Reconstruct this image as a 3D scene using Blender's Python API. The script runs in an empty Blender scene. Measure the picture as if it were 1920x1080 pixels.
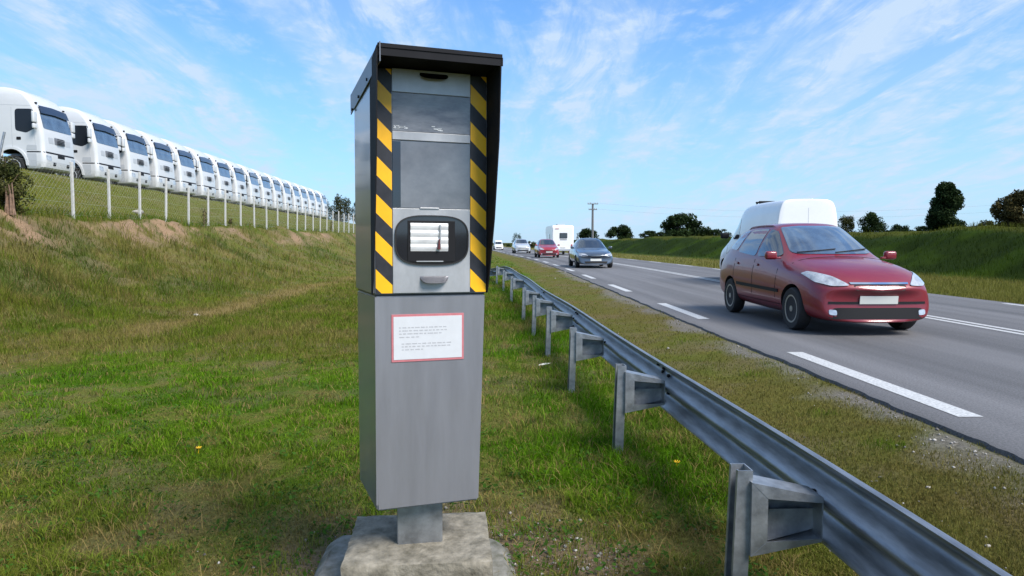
import bpy, bmesh, math, random
import numpy as np
from mathutils import Vector, Matrix
from mathutils.bvhtree import BVHTree
R = math.radians
random.seed(7)
rng = np.random.default_rng(7)
scene = bpy.context.scene
COL = scene.collection

# ------------------------------------------------------------------ camera, sky, sun, exposure
EYE = 1.29
cam_d = bpy.data.cameras.new('camera'); cam = bpy.data.objects.new('camera', cam_d); COL.objects.link(cam)
cam.location = (0, 0, EYE)
cam.rotation_euler = (R(90 - 3.8), 0, R(-1.34))
cam_d.sensor_width = 36; cam_d.lens = 24; cam_d.clip_start = 0.05; cam_d.clip_end = 8000
scene.camera = cam

SUN_AZ = math.atan2(0.77, -0.64)      # clockwise from +Y; the sun stands to the right, a little behind the camera
SUN_EL = R(46)
world = bpy.data.worlds.new('World'); scene.world = world; world.use_nodes = True
nt = world.node_tree; nt.nodes.clear()
def wn(t, **k):
    n = nt.nodes.new(t)
    for a, b in k.items(): setattr(n, a, b)
    return n
def wmath(op, a, b=None, clamp=False):
    n = wn('ShaderNodeMath', operation=op); n.use_clamp = clamp
    for i, v in enumerate((a, b)):
        if v is None: continue
        if isinstance(v, (int, float)): n.inputs[i].default_value = v
        else: nt.links.new(v, n.inputs[i])
    return n.outputs[0]
sky = wn('ShaderNodeTexSky'); sky.sky_type = 'NISHITA'; sky.sun_disc = False
sky.sun_elevation = SUN_EL; sky.sun_rotation = SUN_AZ
sky.air_density = 1.0; sky.dust_density = 0.6; sky.ozone_density = 2.2; sky.altitude = 100
tc = wn('ShaderNodeTexCoord'); sep = wn('ShaderNodeSeparateXYZ'); nt.links.new(tc.outputs['Generated'], sep.inputs[0])
zc = wmath('MAXIMUM', sep.outputs[2], 0.0)
den = wmath('ADD', zc, 0.16)
px = wmath('DIVIDE', sep.outputs[0], den); py = wmath('DIVIDE', sep.outputs[1], den)
cmb = wn('ShaderNodeCombineXYZ'); nt.links.new(px, cmb.inputs[0]); nt.links.new(py, cmb.inputs[1])
def cloud_layer(rot, sx, sy, loc, scale, detail, rough, dist, lo, hi):
    mp = wn('ShaderNodeMapping'); mp.inputs['Rotation'].default_value = (0, 0, R(rot))
    mp.inputs['Scale'].default_value = (sx, sy, 1); mp.inputs['Location'].default_value = loc
    nt.links.new(cmb.outputs[0], mp.inputs[0])
    no = wn('ShaderNodeTexNoise'); no.inputs['Scale'].default_value = scale; no.inputs['Detail'].default_value = detail
    no.inputs['Roughness'].default_value = rough; no.inputs['Distortion'].default_value = dist
    nt.links.new(mp.outputs[0], no.inputs['Vector'])
    mr = wn('ShaderNodeMapRange'); mr.interpolation_type = 'SMOOTHSTEP'
    mr.inputs['From Min'].default_value = lo; mr.inputs['From Max'].default_value = hi
    nt.links.new(no.outputs['Fac'], mr.inputs['Value'])
    return mr.outputs[0]
# broad banks of cirrus x fine streaks
c1 = cloud_layer(6, 1.0, 0.22, (3.1, 0.7, 0), 1.3, 5, 0.55, 0.35, 0.38, 0.60)
c2 = cloud_layer(-10, 1.5, 0.45, (0.3, 4.2, 0), 3.4, 9, 0.66, 0.5, 0.36, 0.64)
c3 = cloud_layer(25, 1.0, 0.9, (7.3, 1.2, 0), 9.0, 6, 0.58, 0.25, 0.42, 0.66)
cl = wmath('MULTIPLY', c1, wmath('ADD', wmath('MULTIPLY', c2, 0.80), 0.16))
cl = wmath('ADD', cl, wmath('MULTIPLY', wmath('MULTIPLY', c3, c2), 0.55))
# thin milky veil that thickens towards the horizon, as real cirrus does
veil = wmath('POWER', wmath('SUBTRACT', 1.0, zc, True), 4.2)
vf = wmath('MULTIPLY', veil, 0.84, True)
fac = wmath('MINIMUM', wmath('MULTIPLY', cl, wmath('ADD', wmath('MULTIPLY', zc, 0.9), 0.72)), 0.92, True)
tint = wn('ShaderNodeMix', data_type='RGBA', blend_type='MULTIPLY'); tint.inputs[0].default_value = 1.0
nt.links.new(sky.outputs[0], tint.inputs[6]); tint.inputs[7].default_value = (0.43, 0.84, 1.20, 1)
mixv = wn('ShaderNodeMix', data_type='RGBA'); nt.links.new(vf, mixv.inputs[0])
nt.links.new(tint.outputs[2], mixv.inputs[6]); mixv.inputs[7].default_value = (2.78, 3.76, 4.85, 1)
mixc = wn('ShaderNodeMix', data_type='RGBA'); nt.links.new(fac, mixc.inputs[0])
nt.links.new(mixv.outputs[2], mixc.inputs[6]); mixc.inputs[7].default_value = (3.15, 3.95, 4.95, 1)
bg = wn('ShaderNodeBackground'); bg.inputs[1].default_value = 0.1
out = wn('ShaderNodeOutputWorld')
nt.links.new(mixc.outputs[2], bg.inputs[0]); nt.links.new(bg.outputs[0], out.inputs[0])

sd = bpy.data.lights.new('sun', 'SUN'); so = bpy.data.objects.new('sun', sd); COL.objects.link(so)
sd.energy = 2.9; sd.angle = R(28); sd.color = (1.0, 0.94, 0.86)
sv = Vector((math.sin(SUN_AZ) * math.cos(SUN_EL), math.cos(SUN_AZ) * math.cos(SUN_EL), math.sin(SUN_EL)))
so.rotation_euler = sv.to_track_quat('Z', 'Y').to_euler()
scene.view_settings.view_transform = 'Standard'; scene.view_settings.look = 'None'
scene.view_settings.gamma = 1.0; scene.view_settings.exposure = 1.0

# ------------------------------------------------------------------ materials
def material(name, base, rough=0.6, metal=0.0, var=0.0, vscale=8.0, bump=0.0, bscale=60.0, coat=0.0, spec=0.5, base2=None, vdetail=6, stretch=(1, 1, 1), rvar=0.0):
    m = bpy.data.materials.new(name); m.use_nodes = True
    t = m.node_tree; b = t.nodes['Principled BSDF']
    b.inputs['Roughness'].default_value = rough; b.inputs['Metallic'].default_value = metal
    b.inputs['Coat Weight'].default_value = coat; b.inputs['Coat Roughness'].default_value = 0.06
    b.inputs['Specular IOR Level'].default_value = spec
    c = (*base, 1)
    b.inputs['Base Color'].default_value = c
    if var or base2 or bump or rvar:
        g = t.nodes.new('ShaderNodeTexCoord'); mp = t.nodes.new('ShaderNodeMapping'); t.links.new(g.outputs['Object'], mp.inputs[0])
        mp.inputs['Scale'].default_value = stretch
    if var or base2 or rvar:
        n = t.nodes.new('ShaderNodeTexNoise'); n.inputs['Scale'].default_value = vscale; n.inputs['Detail'].default_value = vdetail; n.inputs['Roughness'].default_value = 0.62
        t.links.new(mp.outputs[0], n.inputs['Vector'])
        r = t.nodes.new('ShaderNodeValToRGB'); r.color_ramp.elements[0].position = 0.32; r.color_ramp.elements[1].position = 0.68
        lo = base2 if base2 else tuple(x * (1 - var) for x in base)
        hi = base if base2 else tuple(min(1, x * (1 + var)) for x in base)
        r.color_ramp.elements[0].color = (*lo, 1); r.color_ramp.elements[1].color = (*hi, 1)
        t.links.new(n.outputs['Fac'], r.inputs[0]); t.links.new(r.outputs[0], b.inputs['Base Color'])
        if rvar:
            mr = t.nodes.new('ShaderNodeMapRange'); mr.inputs['To Min'].default_value = rough - rvar; mr.inputs['To Max'].default_value = rough + rvar
            t.links.new(n.outputs['Fac'], mr.inputs['Value']); t.links.new(mr.outputs[0], b.inputs['Roughness'])
    if bump:
        n2 = t.nodes.new('ShaderNodeTexNoise'); n2.inputs['Scale'].default_value = bscale; n2.inputs['Detail'].default_value = 5
        t.links.new(mp.outputs[0], n2.inputs['Vector'])
        bp = t.nodes.new('ShaderNodeBump'); bp.inputs['Strength'].default_value = bump; bp.inputs['Distance'].default_value = 0.01
        t.links.new(n2.outputs['Fac'], bp.inputs['Height']); t.links.new(bp.outputs[0], b.inputs['Normal'])
    return m

def tint_material(name, rough=0.7, trans=0.35, fine=None, bump=0.0):
    """base colour read from the mesh attribute 'tint' (hue of each blade, leaf or patch of soil)"""
    m = bpy.data.materials.new(name); m.use_nodes = True
    t = m.node_tree; b = t.nodes['Principled BSDF']; b.inputs['Roughness'].default_value = rough
    b.inputs['Specular IOR Level'].default_value = 0.05
    a = t.nodes.new('ShaderNodeAttribute'); a.attribute_name = 'tint'
    colr = a.outputs['Color']
    if fine:
        g = t.nodes.new('ShaderNodeTexCoord')
        n = t.nodes.new('ShaderNodeTexNoise'); n.inputs['Scale'].default_value = fine; n.inputs['Detail'].default_value = 8; n.inputs['Roughness'].default_value = 0.7
        t.links.new(g.outputs['Object'], n.inputs['Vector'])
        mr = t.nodes.new('ShaderNodeMapRange'); mr.inputs['From Min'].default_value = 0.3; mr.inputs['From Max'].default_value = 0.7
        mr.inputs['To Min'].default_value = 0.45; mr.inputs['To Max'].default_value = 1.5
        t.links.new(n.outputs['Fac'], mr.inputs['Value'])
        mx = t.nodes.new('ShaderNodeMix'); mx.data_type = 'RGBA'; mx.blend_type = 'MULTIPLY'; mx.inputs[0].default_value = 1
        t.links.new(colr, mx.inputs[6]); t.links.new(mr.outputs[0], mx.inputs[7]); colr = mx.outputs[2]
        if bump:
            bp = t.nodes.new('ShaderNodeBump'); bp.inputs['Strength'].default_value = bump; bp.inputs['Distance'].default_value = 0.03
            t.links.new(n.outputs['Fac'], bp.inputs['Height']); t.links.new(bp.outputs[0], b.inputs['Normal'])
    t.links.new(colr, b.inputs['Base Color'])
    if trans:
        tr = t.nodes.new('ShaderNodeBsdfTranslucent'); t.links.new(colr, tr.inputs['Color'])
        ms = t.nodes.new('ShaderNodeMixShader'); ms.inputs[0].default_value = trans
        o = t.nodes['Material Output']
        t.links.new(b.outputs[0], ms.inputs[1]); t.links.new(tr.outputs[0], ms.inputs[2]); t.links.new(ms.outputs[0], o.inputs['Surface'])
    return m

M = {}
M['galv'] = material('galvanised_steel', (0.34, 0.36, 0.385), 0.46, 0.75, 0.28, 14, 0.08, 90, rvar=0.10)
M['rail'] = material('weathered_galvanised_rail', (0.27, 0.285, 0.31), 0.42, 0.70, 0.30, 9, 0.05, 40, stretch=(3, 0.5, 3), rvar=0.12)
M['bolt'] = material('dark_bolt_steel', (0.03, 0.03, 0.035), 0.5, 0.6)
M['cabinet'] = material('grey_cabinet_paint', (0.27, 0.272, 0.30), 0.34, 0.4, 0.10, 7, 0.03, 300, stretch=(1.6, 1.6, 0.22), rvar=0.09, coat=0.5)
M['cabinet_side'] = M['cabinet']
M['panel'] = material('brushed_aluminium_panel', (0.45, 0.45, 0.46), 0.42, 0.45, 0.13, 12, 0.03, 200, stretch=(1, 1, 0.5), rvar=0.06)
M['visor'] = material('dark_visor_sheet', (0.016, 0.016, 0.019), 0.75, 0, 0.15, 8, spec=0.15)
M['trim'] = material('grey_visor_trim', (0.16, 0.17, 0.19), 0.4, 0.5, 0.1, 10)
M['yellow'] = material('reflective_yellow', (0.93, 0.48, 0.006), 0.42, 0, 0.05, 20)
M['black'] = material('matt_black_film', (0.022, 0.022, 0.028), 0.45, 0, 0.25, 30)
M['murk'] = material('murky_window_glass', (0.27, 0.27, 0.285), 0.22, 0, base2=(0.085, 0.085, 0.10), vscale=9, coat=0.7, stretch=(.8, 1, 2.6), vdetail=10, rvar=0.12)  # murky glass, its light and dark streaks painted in as reflections
M['murk2'] = material('smoky_window_glass', (0.225, 0.23, 0.25), 0.14, 0, base2=(0.11, 0.115, 0.13), vscale=4.5, coat=0.8, stretch=(1, 1, 1.2))
M['gloss_black'] = material('gloss_black_glass', (0.018, 0.018, 0.024), 0.05, 0, coat=1.0)
M['reflector'] = material('flash_reflector', (0.80, 0.80, 0.80), 0.30, 0.1, base2=(0.55, 0.55, 0.56), vscale=14, stretch=(1, 1, 3))
M['notice'] = material('white_notice', (0.60, 0.61, 0.635), 0.5, 0, 0.03, 30)
M['notice_red'] = material('faded_red_border', (0.52, 0.17, 0.19), 0.5, 0, 0.08, 60)
M['notice_ink'] = material('faded_grey_print', (0.36, 0.36, 0.385), 0.6)
M['white_mark'] = material('white_scratches', (0.75, 0.76, 0.78), 0.5)
M['concrete'] = material('mossy_concrete', (0.30, 0.27, 0.215), 0.9, 0, base2=(0.095, 0.085, 0.06), vscale=14, bump=0.7, bscale=45, vdetail=10)
M['slab'] = material('grey_concrete_slab', (0.25, 0.24, 0.22), 0.9, 0, base2=(0.065, 0.065, 0.04), vscale=10, bump=0.8, bscale=30, vdetail=9)
M['rubber'] = material('tyre_rubber', (0.018, 0.018, 0.02), 0.8, 0, 0.2, 20)
M['well'] = material('dark_wheel_well', (0.006, 0.006, 0.007), 0.9)
M['rim'] = material('alloy_rim', (0.42, 0.43, 0.45), 0.35, 0.8)
M['glass'] = material('dark_car_glass', (0.022, 0.028, 0.036), 0.04, 0, coat=1.0, spec=0.8)
M['glass_black'] = material('dull_black_side_glass', (0.012, 0.014, 0.018), 0.12, 0, spec=0.35)  # near-black, low-gloss glass for the truck side windows
M['glass_pale'] = material('painted_sky_windscreen', (0.10, 0.15, 0.215), 0.05, 0, coat=1.0, spec=0.9, base2=(0.045, 0.06, 0.085), vscale=2.2)  # pale blue base paints a sky reflection into the glass
M['lamp'] = material('headlamp_lens', (0.62, 0.64, 0.67), 0.08, 0.3, coat=1.0, base2=(0.30, 0.31, 0.34), vscale=9)
M['tail'] = material('red_tail_lens', (0.35, 0.012, 0.012), 0.15, 0, coat=0.8)
M['dark_red'] = material('dark_red_lamp_end', (0.10, 0.02, 0.018), 0.4)
M['chrome'] = material('chrome_strip', (0.72, 0.73, 0.75), 0.12, 1.0)
M['trimblack'] = material('black_plastic', (0.012, 0.012, 0.014), 0.6, spec=0.2)
M['plate'] = material('number_plate', (0.62, 0.62, 0.58), 0.4)
M['paint_red'] = material('dark_red_car_paint', (0.20, 0.014, 0.024), 0.35, 0.1, coat=0.6, var=0.05, vscale=3)
M['paint_red2'] = material('crimson_car_paint', (0.30, 0.018, 0.03), 0.3, 0.1, coat=1.0)
M['paint_grey'] = material('blue_grey_car_paint', (0.075, 0.10, 0.135), 0.28, 0.45, coat=1.0)
M['paint_silver'] = material('silver_car_paint', (0.60, 0.62, 0.64), 0.3, 0.3, coat=1.0)
M['paint_white'] = material('white_van_paint', (0.80, 0.80, 0.80), 0.3, 0, coat=0.6, var=0.03, vscale=2)
M['truck_white'] = material('white_truck_paint', (0.56, 0.57, 0.585), 0.34, 0, coat=0.5, var=0.025, vscale=1.5)
M['truck_grey'] = material('grey_truck_plastic', (0.42, 0.44, 0.47), 0.5)
M['truck_dark'] = material('dark_grey_grille', (0.16, 0.17, 0.19), 0.6)
M['fence_post'] = material('pale_concrete_post', (0.52, 0.51, 0.485), 0.8, 0, 0.12, 12, 0.2, 40)
M['cable'] = material('overhead_cable', (0.20, 0.21, 0.23), 0.6)
M['wire'] = material('fence_wire', (0.42, 0.45, 0.44), 0.5, 0.4)
M['pole'] = material('weathered_pole', (0.15, 0.15, 0.155), 0.8, 0, 0.2, 6)
M['bark'] = material('bark', (0.10, 0.07, 0.05), 0.9, 0, 0.35, 12, 0.6, 30)
M['ivy_bark'] = material('dry_brown_bark', (0.20, 0.125, 0.085), 0.9, 0, 0.4, 14, 0.6, 25)
M['asphalt'] = material('worn_asphalt', (0.120, 0.118, 0.123), 0.85, 0, 0.42, 60, 0.6, 220, vdetail=8)
M['paint_line'] = material('road_paint', (0.62, 0.62, 0.61), 0.6, 0, base2=(0.30, 0.30, 0.30), vscale=45, bump=0.2, bscale=200, vdetail=9)
M['ground'] = tint_material('turf_and_soil', 0.95, 0, fine=42, bump=0.9)
M['blade'] = tint_material('grass_blade', 0.6, 0.38)
M['leaf'] = tint_material('tree_leaf', 0.6, 0.22)
M['stone'] = material('pale_stone', (0.33, 0.30, 0.26), 0.9, 0, 0.3, 20, 0.5, 40)
M['gravel'] = tint_material('gravel_stone', 0.9, 0)
M['petal'] = material('yellow_petals', (0.85, 0.50, 0.01), 0.6)
M['paper'] = material('pale_litter', (0.60, 0.58, 0.50), 0.8, 0, 0.15, 40)

# asphalt: add long tyre-wear streaks along the road (real wear)
def asphalt_wear():
    t = M['asphalt'].node_tree; b = t.nodes['Principled BSDF']
    src = b.inputs['Base Color'].links[0].from_socket
    g = t.nodes.new('ShaderNodeTexCoord'); mp = t.nodes.new('ShaderNodeMapping'); mp.inputs['Scale'].default_value = (1.3, 0.035, 1)
    t.links.new(g.outputs['Object'], mp.inputs[0])
    n = t.nodes.new('ShaderNodeTexNoise'); n.inputs['Scale'].default_value = 1.6; n.inputs['Detail'].default_value = 6
    t.links.new(mp.outputs[0], n.inputs['Vector'])
    mr = t.nodes.new('ShaderNodeMapRange'); mr.inputs['From Min'].default_value = 0.3; mr.inputs['From Max'].default_value = 0.7
    mr.inputs['To Min'].default_value = 0.72; mr.inputs['To Max'].default_value = 1.28
    t.links.new(n.outputs['Fac'], mr.inputs['Value'])
    mx = t.nodes.new('ShaderNodeMix'); mx.data_type = 'RGBA'; mx.blend_type = 'MULTIPLY'; mx.inputs[0].default_value = 1
    t.links.new(src, mx.inputs[6]); t.links.new(mr.outputs[0], mx.inputs[7])
    sp = t.nodes.new('ShaderNodeSeparateXYZ'); t.links.new(g.outputs['Object'], sp.inputs[0])
    def mth(op, a, bb):
        q = t.nodes.new('ShaderNodeMath'); q.operation = op
        for i, v in enumerate((a, bb)):
            if v is None: continue
            if isinstance(v, (int, float)): q.inputs[i].default_value = v
            else: t.links.new(v, q.inputs[i])
        return q.outputs[0]
    c = mth('COSINE', mth('MULTIPLY', mth('SUBTRACT', sp.outputs[0], 4.62), 2 * math.pi / 1.72), None)
    tr = mth('ADD', mth('MULTIPLY', c, -0.085), 0.97)
    m2 = t.nodes.new('ShaderNodeMix'); m2.data_type = 'RGBA'; m2.blend_type = 'MULTIPLY'; m2.inputs[0].default_value = 1
    t.links.new(mx.outputs[2], m2.inputs[6]); t.links.new(tr, m2.inputs[7]); t.links.new(m2.outputs[2], b.inputs['Base Color'])
asphalt_wear()

# ------------------------------------------------------------------ object helpers
def tag(o, label=None, cat=None, group=None, kind=None):
    if label: o['label'] = label
    if cat: o['category'] = cat
    if group: o['group'] = group
    if kind: o['kind'] = kind
    return o
def thing(name, label, cat, loc=(0, 0, 0), rot=(0, 0, 0), group=None):
    o = bpy.data.objects.new(name, None); COL.objects.link(o); o.empty_display_size = 0.2
    o.location = loc; o.rotation_euler = rot
    return tag(o, label, cat, group)
def link_mesh(name, me, mats, parent=None):
    o = bpy.data.objects.new(name, me); COL.objects.link(o)
    for m in (mats if isinstance(mats, (list, tuple)) else [mats]): me.materials.append(m)
    if parent: o.parent = parent
    return o
def obj(name, bm, mats, parent=None, smooth=None):
    me = bpy.data.meshes.new(name); bm.normal_update(); bm.to_mesh(me); bm.free()
    if smooth is not None:
        me.shade_smooth(); me.set_sharp_from_angle(angle=R(smooth))
    return link_mesh(name, me, mats, parent)
def copy_tree(o, parent=None):
    c = o.copy(); COL.objects.link(c)
    if parent: c.parent = parent
    for ch in list(o.children): copy_tree(ch, c)
    return c
def box(bm, c, s, bevel=0.0, rot=None, mi=0, seg=2):
    r = bmesh.ops.create_cube(bm, size=1.0); vs = r['verts']
    for v in vs: v.co = Vector((v.co.x * s[0], v.co.y * s[1], v.co.z * s[2]))
    fs = list({f for v in vs for f in v.link_faces})
    if bevel:
        es = list({e for v in vs for e in v.link_edges})
        rr = bmesh.ops.bevel(bm, geom=es, offset=bevel, segments=seg, affect='EDGES', profile=0.5)
        vs = list({v for f in rr['faces'] for v in f.verts}); fs = list({f for v in vs for f in v.link_faces})
    mtx = Matrix.Translation(Vector(c)) @ (rot.to_4x4() if rot is not None else Matrix.Identity(4))
    for v in vs: v.co = mtx @ v.co
    for f in fs: f.material_index = mi
    return vs
def tube(bm, p0, p1, r0, r1=None, seg=10, mi=0, caps=True):
    p0, p1 = Vector(p0), Vector(p1); r1 = r0 if r1 is None else r1
    q = (p1 - p0).to_track_quat('Z', 'Y').to_matrix()
    a = [bm.verts.new(p0 + q @ Vector((r0 * math.cos(2 * math.pi * i / seg), r0 * math.sin(2 * math.pi * i / seg), 0))) for i in range(seg)]
    b = [bm.verts.new(p1 + q @ Vector((r1 * math.cos(2 * math.pi * i / seg), r1 * math.sin(2 * math.pi * i / seg), 0))) for i in range(seg)]
    fs = [bm.faces.new((a[i], a[(i + 1) % seg], b[(i + 1) % seg], b[i])) for i in range(seg)]
    if caps: fs += [bm.faces.new(a[::-1]), bm.faces.new(b)]
    for f in fs: f.material_index = mi
def lathe(bm, prof, axis='y', seg=28, c=(0, 0, 0), mi=0):
    """prof: (radius, offset along axis)"""
    rings = []
    for r, o in prof:
        ring = []
        for i in range(seg):
            a = 2 * math.pi * i / seg
            p = {'y': (r * math.cos(a), o, r * math.sin(a)), 'z': (r * math.cos(a), r * math.sin(a), o), 'x': (o, r * math.cos(a), r * math.sin(a))}[axis]
            ring.append(bm.verts.new(Vector(p) + Vector(c)))
        rings.append(ring)
    for A, B in zip(rings, rings[1:]):
        for i in range(seg):
            f = bm.faces.new((A[i], A[(i + 1) % seg], B[(i + 1) % seg], B[i])); f.material_index = mi
    for ring in (rings[0], rings[-1]):
        f = bm.faces.new(ring); f.material_index = mi
    return rings
def prism(bm, poly, o, u, v, ext, mi=0):
    """extrude a 2-D polygon (in axes u, v at o) along ext"""
    o, u, v, ext = map(Vector, (o, u, v, ext))
    a = [bm.verts.new(o + u * p[0] + v * p[1]) for p in poly]; b = [bm.verts.new(x.co + ext) for x in a]
    n = len(poly)
    fs = [bm.faces.new(a[::-1]), bm.faces.new(b)] + [bm.faces.new((a[i], a[(i + 1) % n], b[(i + 1) % n], b[i])) for i in range(n)]
    for f in fs: f.material_index = mi
    return fs
def fix(bm):
    bmesh.ops.recalc_face_normals(bm, faces=bm.faces[:]); return bm
def np_mesh(name, verts, faces_flat, starts, totals, tint=None):
    me = bpy.data.meshes.new(name)
    me.vertices.add(len(verts)); me.vertices.foreach_set('co', np.ascontiguousarray(verts, dtype=np.float32).ravel())
    me.loops.add(len(faces_flat)); me.loops.foreach_set('vertex_index', np.ascontiguousarray(faces_flat, dtype=np.int32))
    me.polygons.add(len(starts)); me.polygons.foreach_set('loop_start', np.ascontiguousarray(starts, dtype=np.int32))
    try: me.polygons.foreach_set('loop_total', np.ascontiguousarray(totals, dtype=np.int32))
    except Exception: pass
    me.update(calc_edges=True)
    if tint is not None:
        a = me.attributes.new('tint', 'FLOAT_COLOR', 'POINT')
        c = np.ones((len(verts), 4), np.float32); c[:, :3] = tint
        a.data.foreach_set('color', c.ravel())
    return me
def vnoise(x, y, s, seed=0):
    """value noise 0..1 with feature size s"""
    x = np.asarray(x, float) / s + seed * 17.31; y = np.asarray(y, float) / s + seed * 5.77
    xi = np.floor(x).astype(np.int64); yi = np.floor(y).astype(np.int64); fx = x - xi; fy = y - yi
    fx = fx * fx * (3 - 2 * fx); fy = fy * fy * (3 - 2 * fy)
    def h(a, b):
        n = (a * 374761393 + b * 668265263 + seed * 974711) & 0x7fffffff
        n = ((n ^ (n >> 13)) * 1274126177) & 0x7fffffff
        return ((n ^ (n >> 16)) & 0xffff) / 65535.0
    return (h(xi, yi) * (1 - fx) + h(xi + 1, yi) * fx) * (1 - fy) + (h(xi, yi + 1) * (1 - fx) + h(xi + 1, yi + 1) * fx) * fy
def fbm(x, y, s, seed=0, o=4):
    t = 0; a = 0.5; n = 0
    for i in range(o):
        t = t + a * vnoise(x, y, s / 2 ** i, seed + i * 3); n += a; a *= 0.55
    return t / n
def sstep(a, b, x):
    t = np.clip((np.asarray(x, float) - a) / (b - a), 0, 1); return t * t * (3 - 2 * t)

# ------------------------------------------------------------------ terrain
def bend(Y):
    """sideways drift of the road: straight at first, then bending gently left"""
    Y = np.asarray(Y, float)
    return np.where(Y < 30, 0, np.where(Y < 60, -0.054 * (Y - 30) ** 2 / 60, -0.81 - 0.054 * (Y - 60)))
PROF_U = [-4000, -60, -19.6, -18.6, -17.6, -14.2, -13.0, -12.55, -12.1, -11.4, -9.8, -8.2, -7.0, -5.5, 0.2, 1.2, 2.5, 3.08, 3.5, 10.9, 11.6, 12.5, 18.0, 19.2, 22.5, 24.0, 4000]
PROF_Z = [4.4, 4.3, 4.22, 4.15, 3.75, 2.40, 2.10, 1.98, 1.60, 1.12, 0.42, -0.08, -0.24, -0.26, -0.17, -0.13, -0.070, -0.024, -0.07, -0.07, -0.045, -0.08, -0.12, 0.05, 1.55, 1.88, 1.95]
def ucoord(X, Y):
    X = np.asarray(X, float); Y = np.asarray(Y, float)
    u = X - bend(Y) * sstep(-7, 1, X)
    # the upper hillside edge swings away from the road by about two degrees
    k = sstep(-14, -18, X) * 0.039 * np.clip(Y - 31, -31, 90)
    return u + k
def terrain(X, Y):
    X = np.asarray(X, float); Y = np.asarray(Y, float)
    u = ucoord(X, Y)
    z = np.interp(u, PROF_U, PROF_Z)
    # right bank peters out far away
    far = sstep(150, 210, Y)
    z = np.where(u > 18, z * (1 - far) + (-0.1) * far, z)
    farl = sstep(110, 200, Y)
    z = np.where(u < -7, z * (1 - 0.55 * farl), z)
    rough = np.where((u > 2.9) & (u < 11.4), 0.0, 1.0)
    bank = sstep(-7.5, -9, u) * sstep(-14.5, -12.5, u)
    near = 1 / (1 + np.abs(Y) / 60)
    z = z + rough * near * ((fbm(X, Y, 1.6, 1) - 0.5) * 0.10 * sstep(2.6, 1.4, u) + (fbm(X, Y, 0.28, 5, 3) - 0.5) * 0.035)
    z = z + bank * ((fbm(X, Y, 2.4, 9) - 0.5) * 0.55 + (fbm(X, Y, 0.6, 12) - 0.5) * 0.22)
    z = z + sstep(-14.2, -16, u) * sstep(-19.5, -18, u) * (fbm(X, Y, 1.5, 21) - 0.5) * 0.25
    z = z + sstep(18.5, 21, u) * sstep(30, 24, u) * (fbm(X, Y, 3.2, 31, 5) - 0.5) * 0.9 * (1 - far)
    return z
def T(x, y): return float(terrain(np.array([x]), np.array([y]))[0])

GREEN = np.array((0.100, 0.182, 0.008)); LUSH = np.array((0.068, 0.152, 0.004)); OLIVE = np.array((0.138, 0.148, 0.020))
STRAW = np.array((0.240, 0.175, 0.065)); SOIL = np.array((0.31, 0.20, 0.125)); DIRT = np.array((0.165, 0.120, 0.080)); GRIT = np.array((0.185, 0.170, 0.155))
DARKG = np.array((0.045, 0.082, 0.010)); HAY = np.array((0.190, 0.160, 0.046))
BX, BY = -0.335, 2.842                                     # where the speed camera stands
def lerp(a, b, t): t = np.clip(t, 0, 1)[:, None]; return a * (1 - t) + b * t
def masks(X, Y):
    u = ucoord(X, Y)
    m = {}
    m['u'] = u
    # bare earth scar just under the crest of the left bank
    scar = sstep(-12.75, -12.45, u) * sstep(-11.2, -11.9, u) * np.clip(sstep(0.46, 0.60, fbm(X, Y * 0.55, 2.2, 41, 5)) + np.exp(-((Y - 17.6) / 1.5) ** 2), 0, 1) * sstep(0.25, 0.5, fbm(X, Y, 0.5, 42, 4))
    m['scar'] = scar
    # worn wheel track along the toe of the bank
    tr = np.exp(-((u + 5.9 + 0.02 * Y) / 0.55) ** 2) * sstep(9, 13, Y) * sstep(0.3, 0.6, fbm(X, Y, 2.0, 44))
    m['track'] = tr
    m['verge'] = sstep(1.15, 1.75, u) * sstep(3.4, 3.2, u)
    m['grit'] = sstep(2.72, 3.12, u + (fbm(X, Y, 0.7, 47, 5) - 0.5) * 1.0) * sstep(3.24, 3.04, u + (fbm(X, Y, 0.3, 48) - 0.5) * 0.3)
    d = np.hypot(X - BX - 0.1, Y - BY - 0.1)
    m['bare'] = sstep(1.25, 0.45, d + (fbm(X, Y, 0.35, 51) - 0.5) * 0.9)
    # brown thatch patches on the lawn
    m['thatch'] = np.clip(sstep(0.50, 0.68, fbm(X, Y, 0.85, 55, 5)) * 0.8 + sstep(0.56, 0.68, fbm(X, Y, 0.24, 56, 3)) * 0.75, 0, 1) * sstep(1.6, 1.0, u)
    near = np.exp(-((X + 1.15) ** 2 / 0.8 + (Y - 3.5) ** 2 / 1.1)); m['thatch'] = np.clip(m['thatch'] + 0.8 * near * fbm(X, Y, 0.4, 57), 0, 1)
    m['rough'] = sstep(-7.2, -8.8, u) * sstep(-13.2, -12.4, u)
    m['right'] = sstep(17.5, 19.0, u)
    m['rverge'] = sstep(11, 11.4, u) * sstep(19.0, 17.8, u)
    m['hill'] = sstep(-13.1, -14.0, u)
    return m
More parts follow.
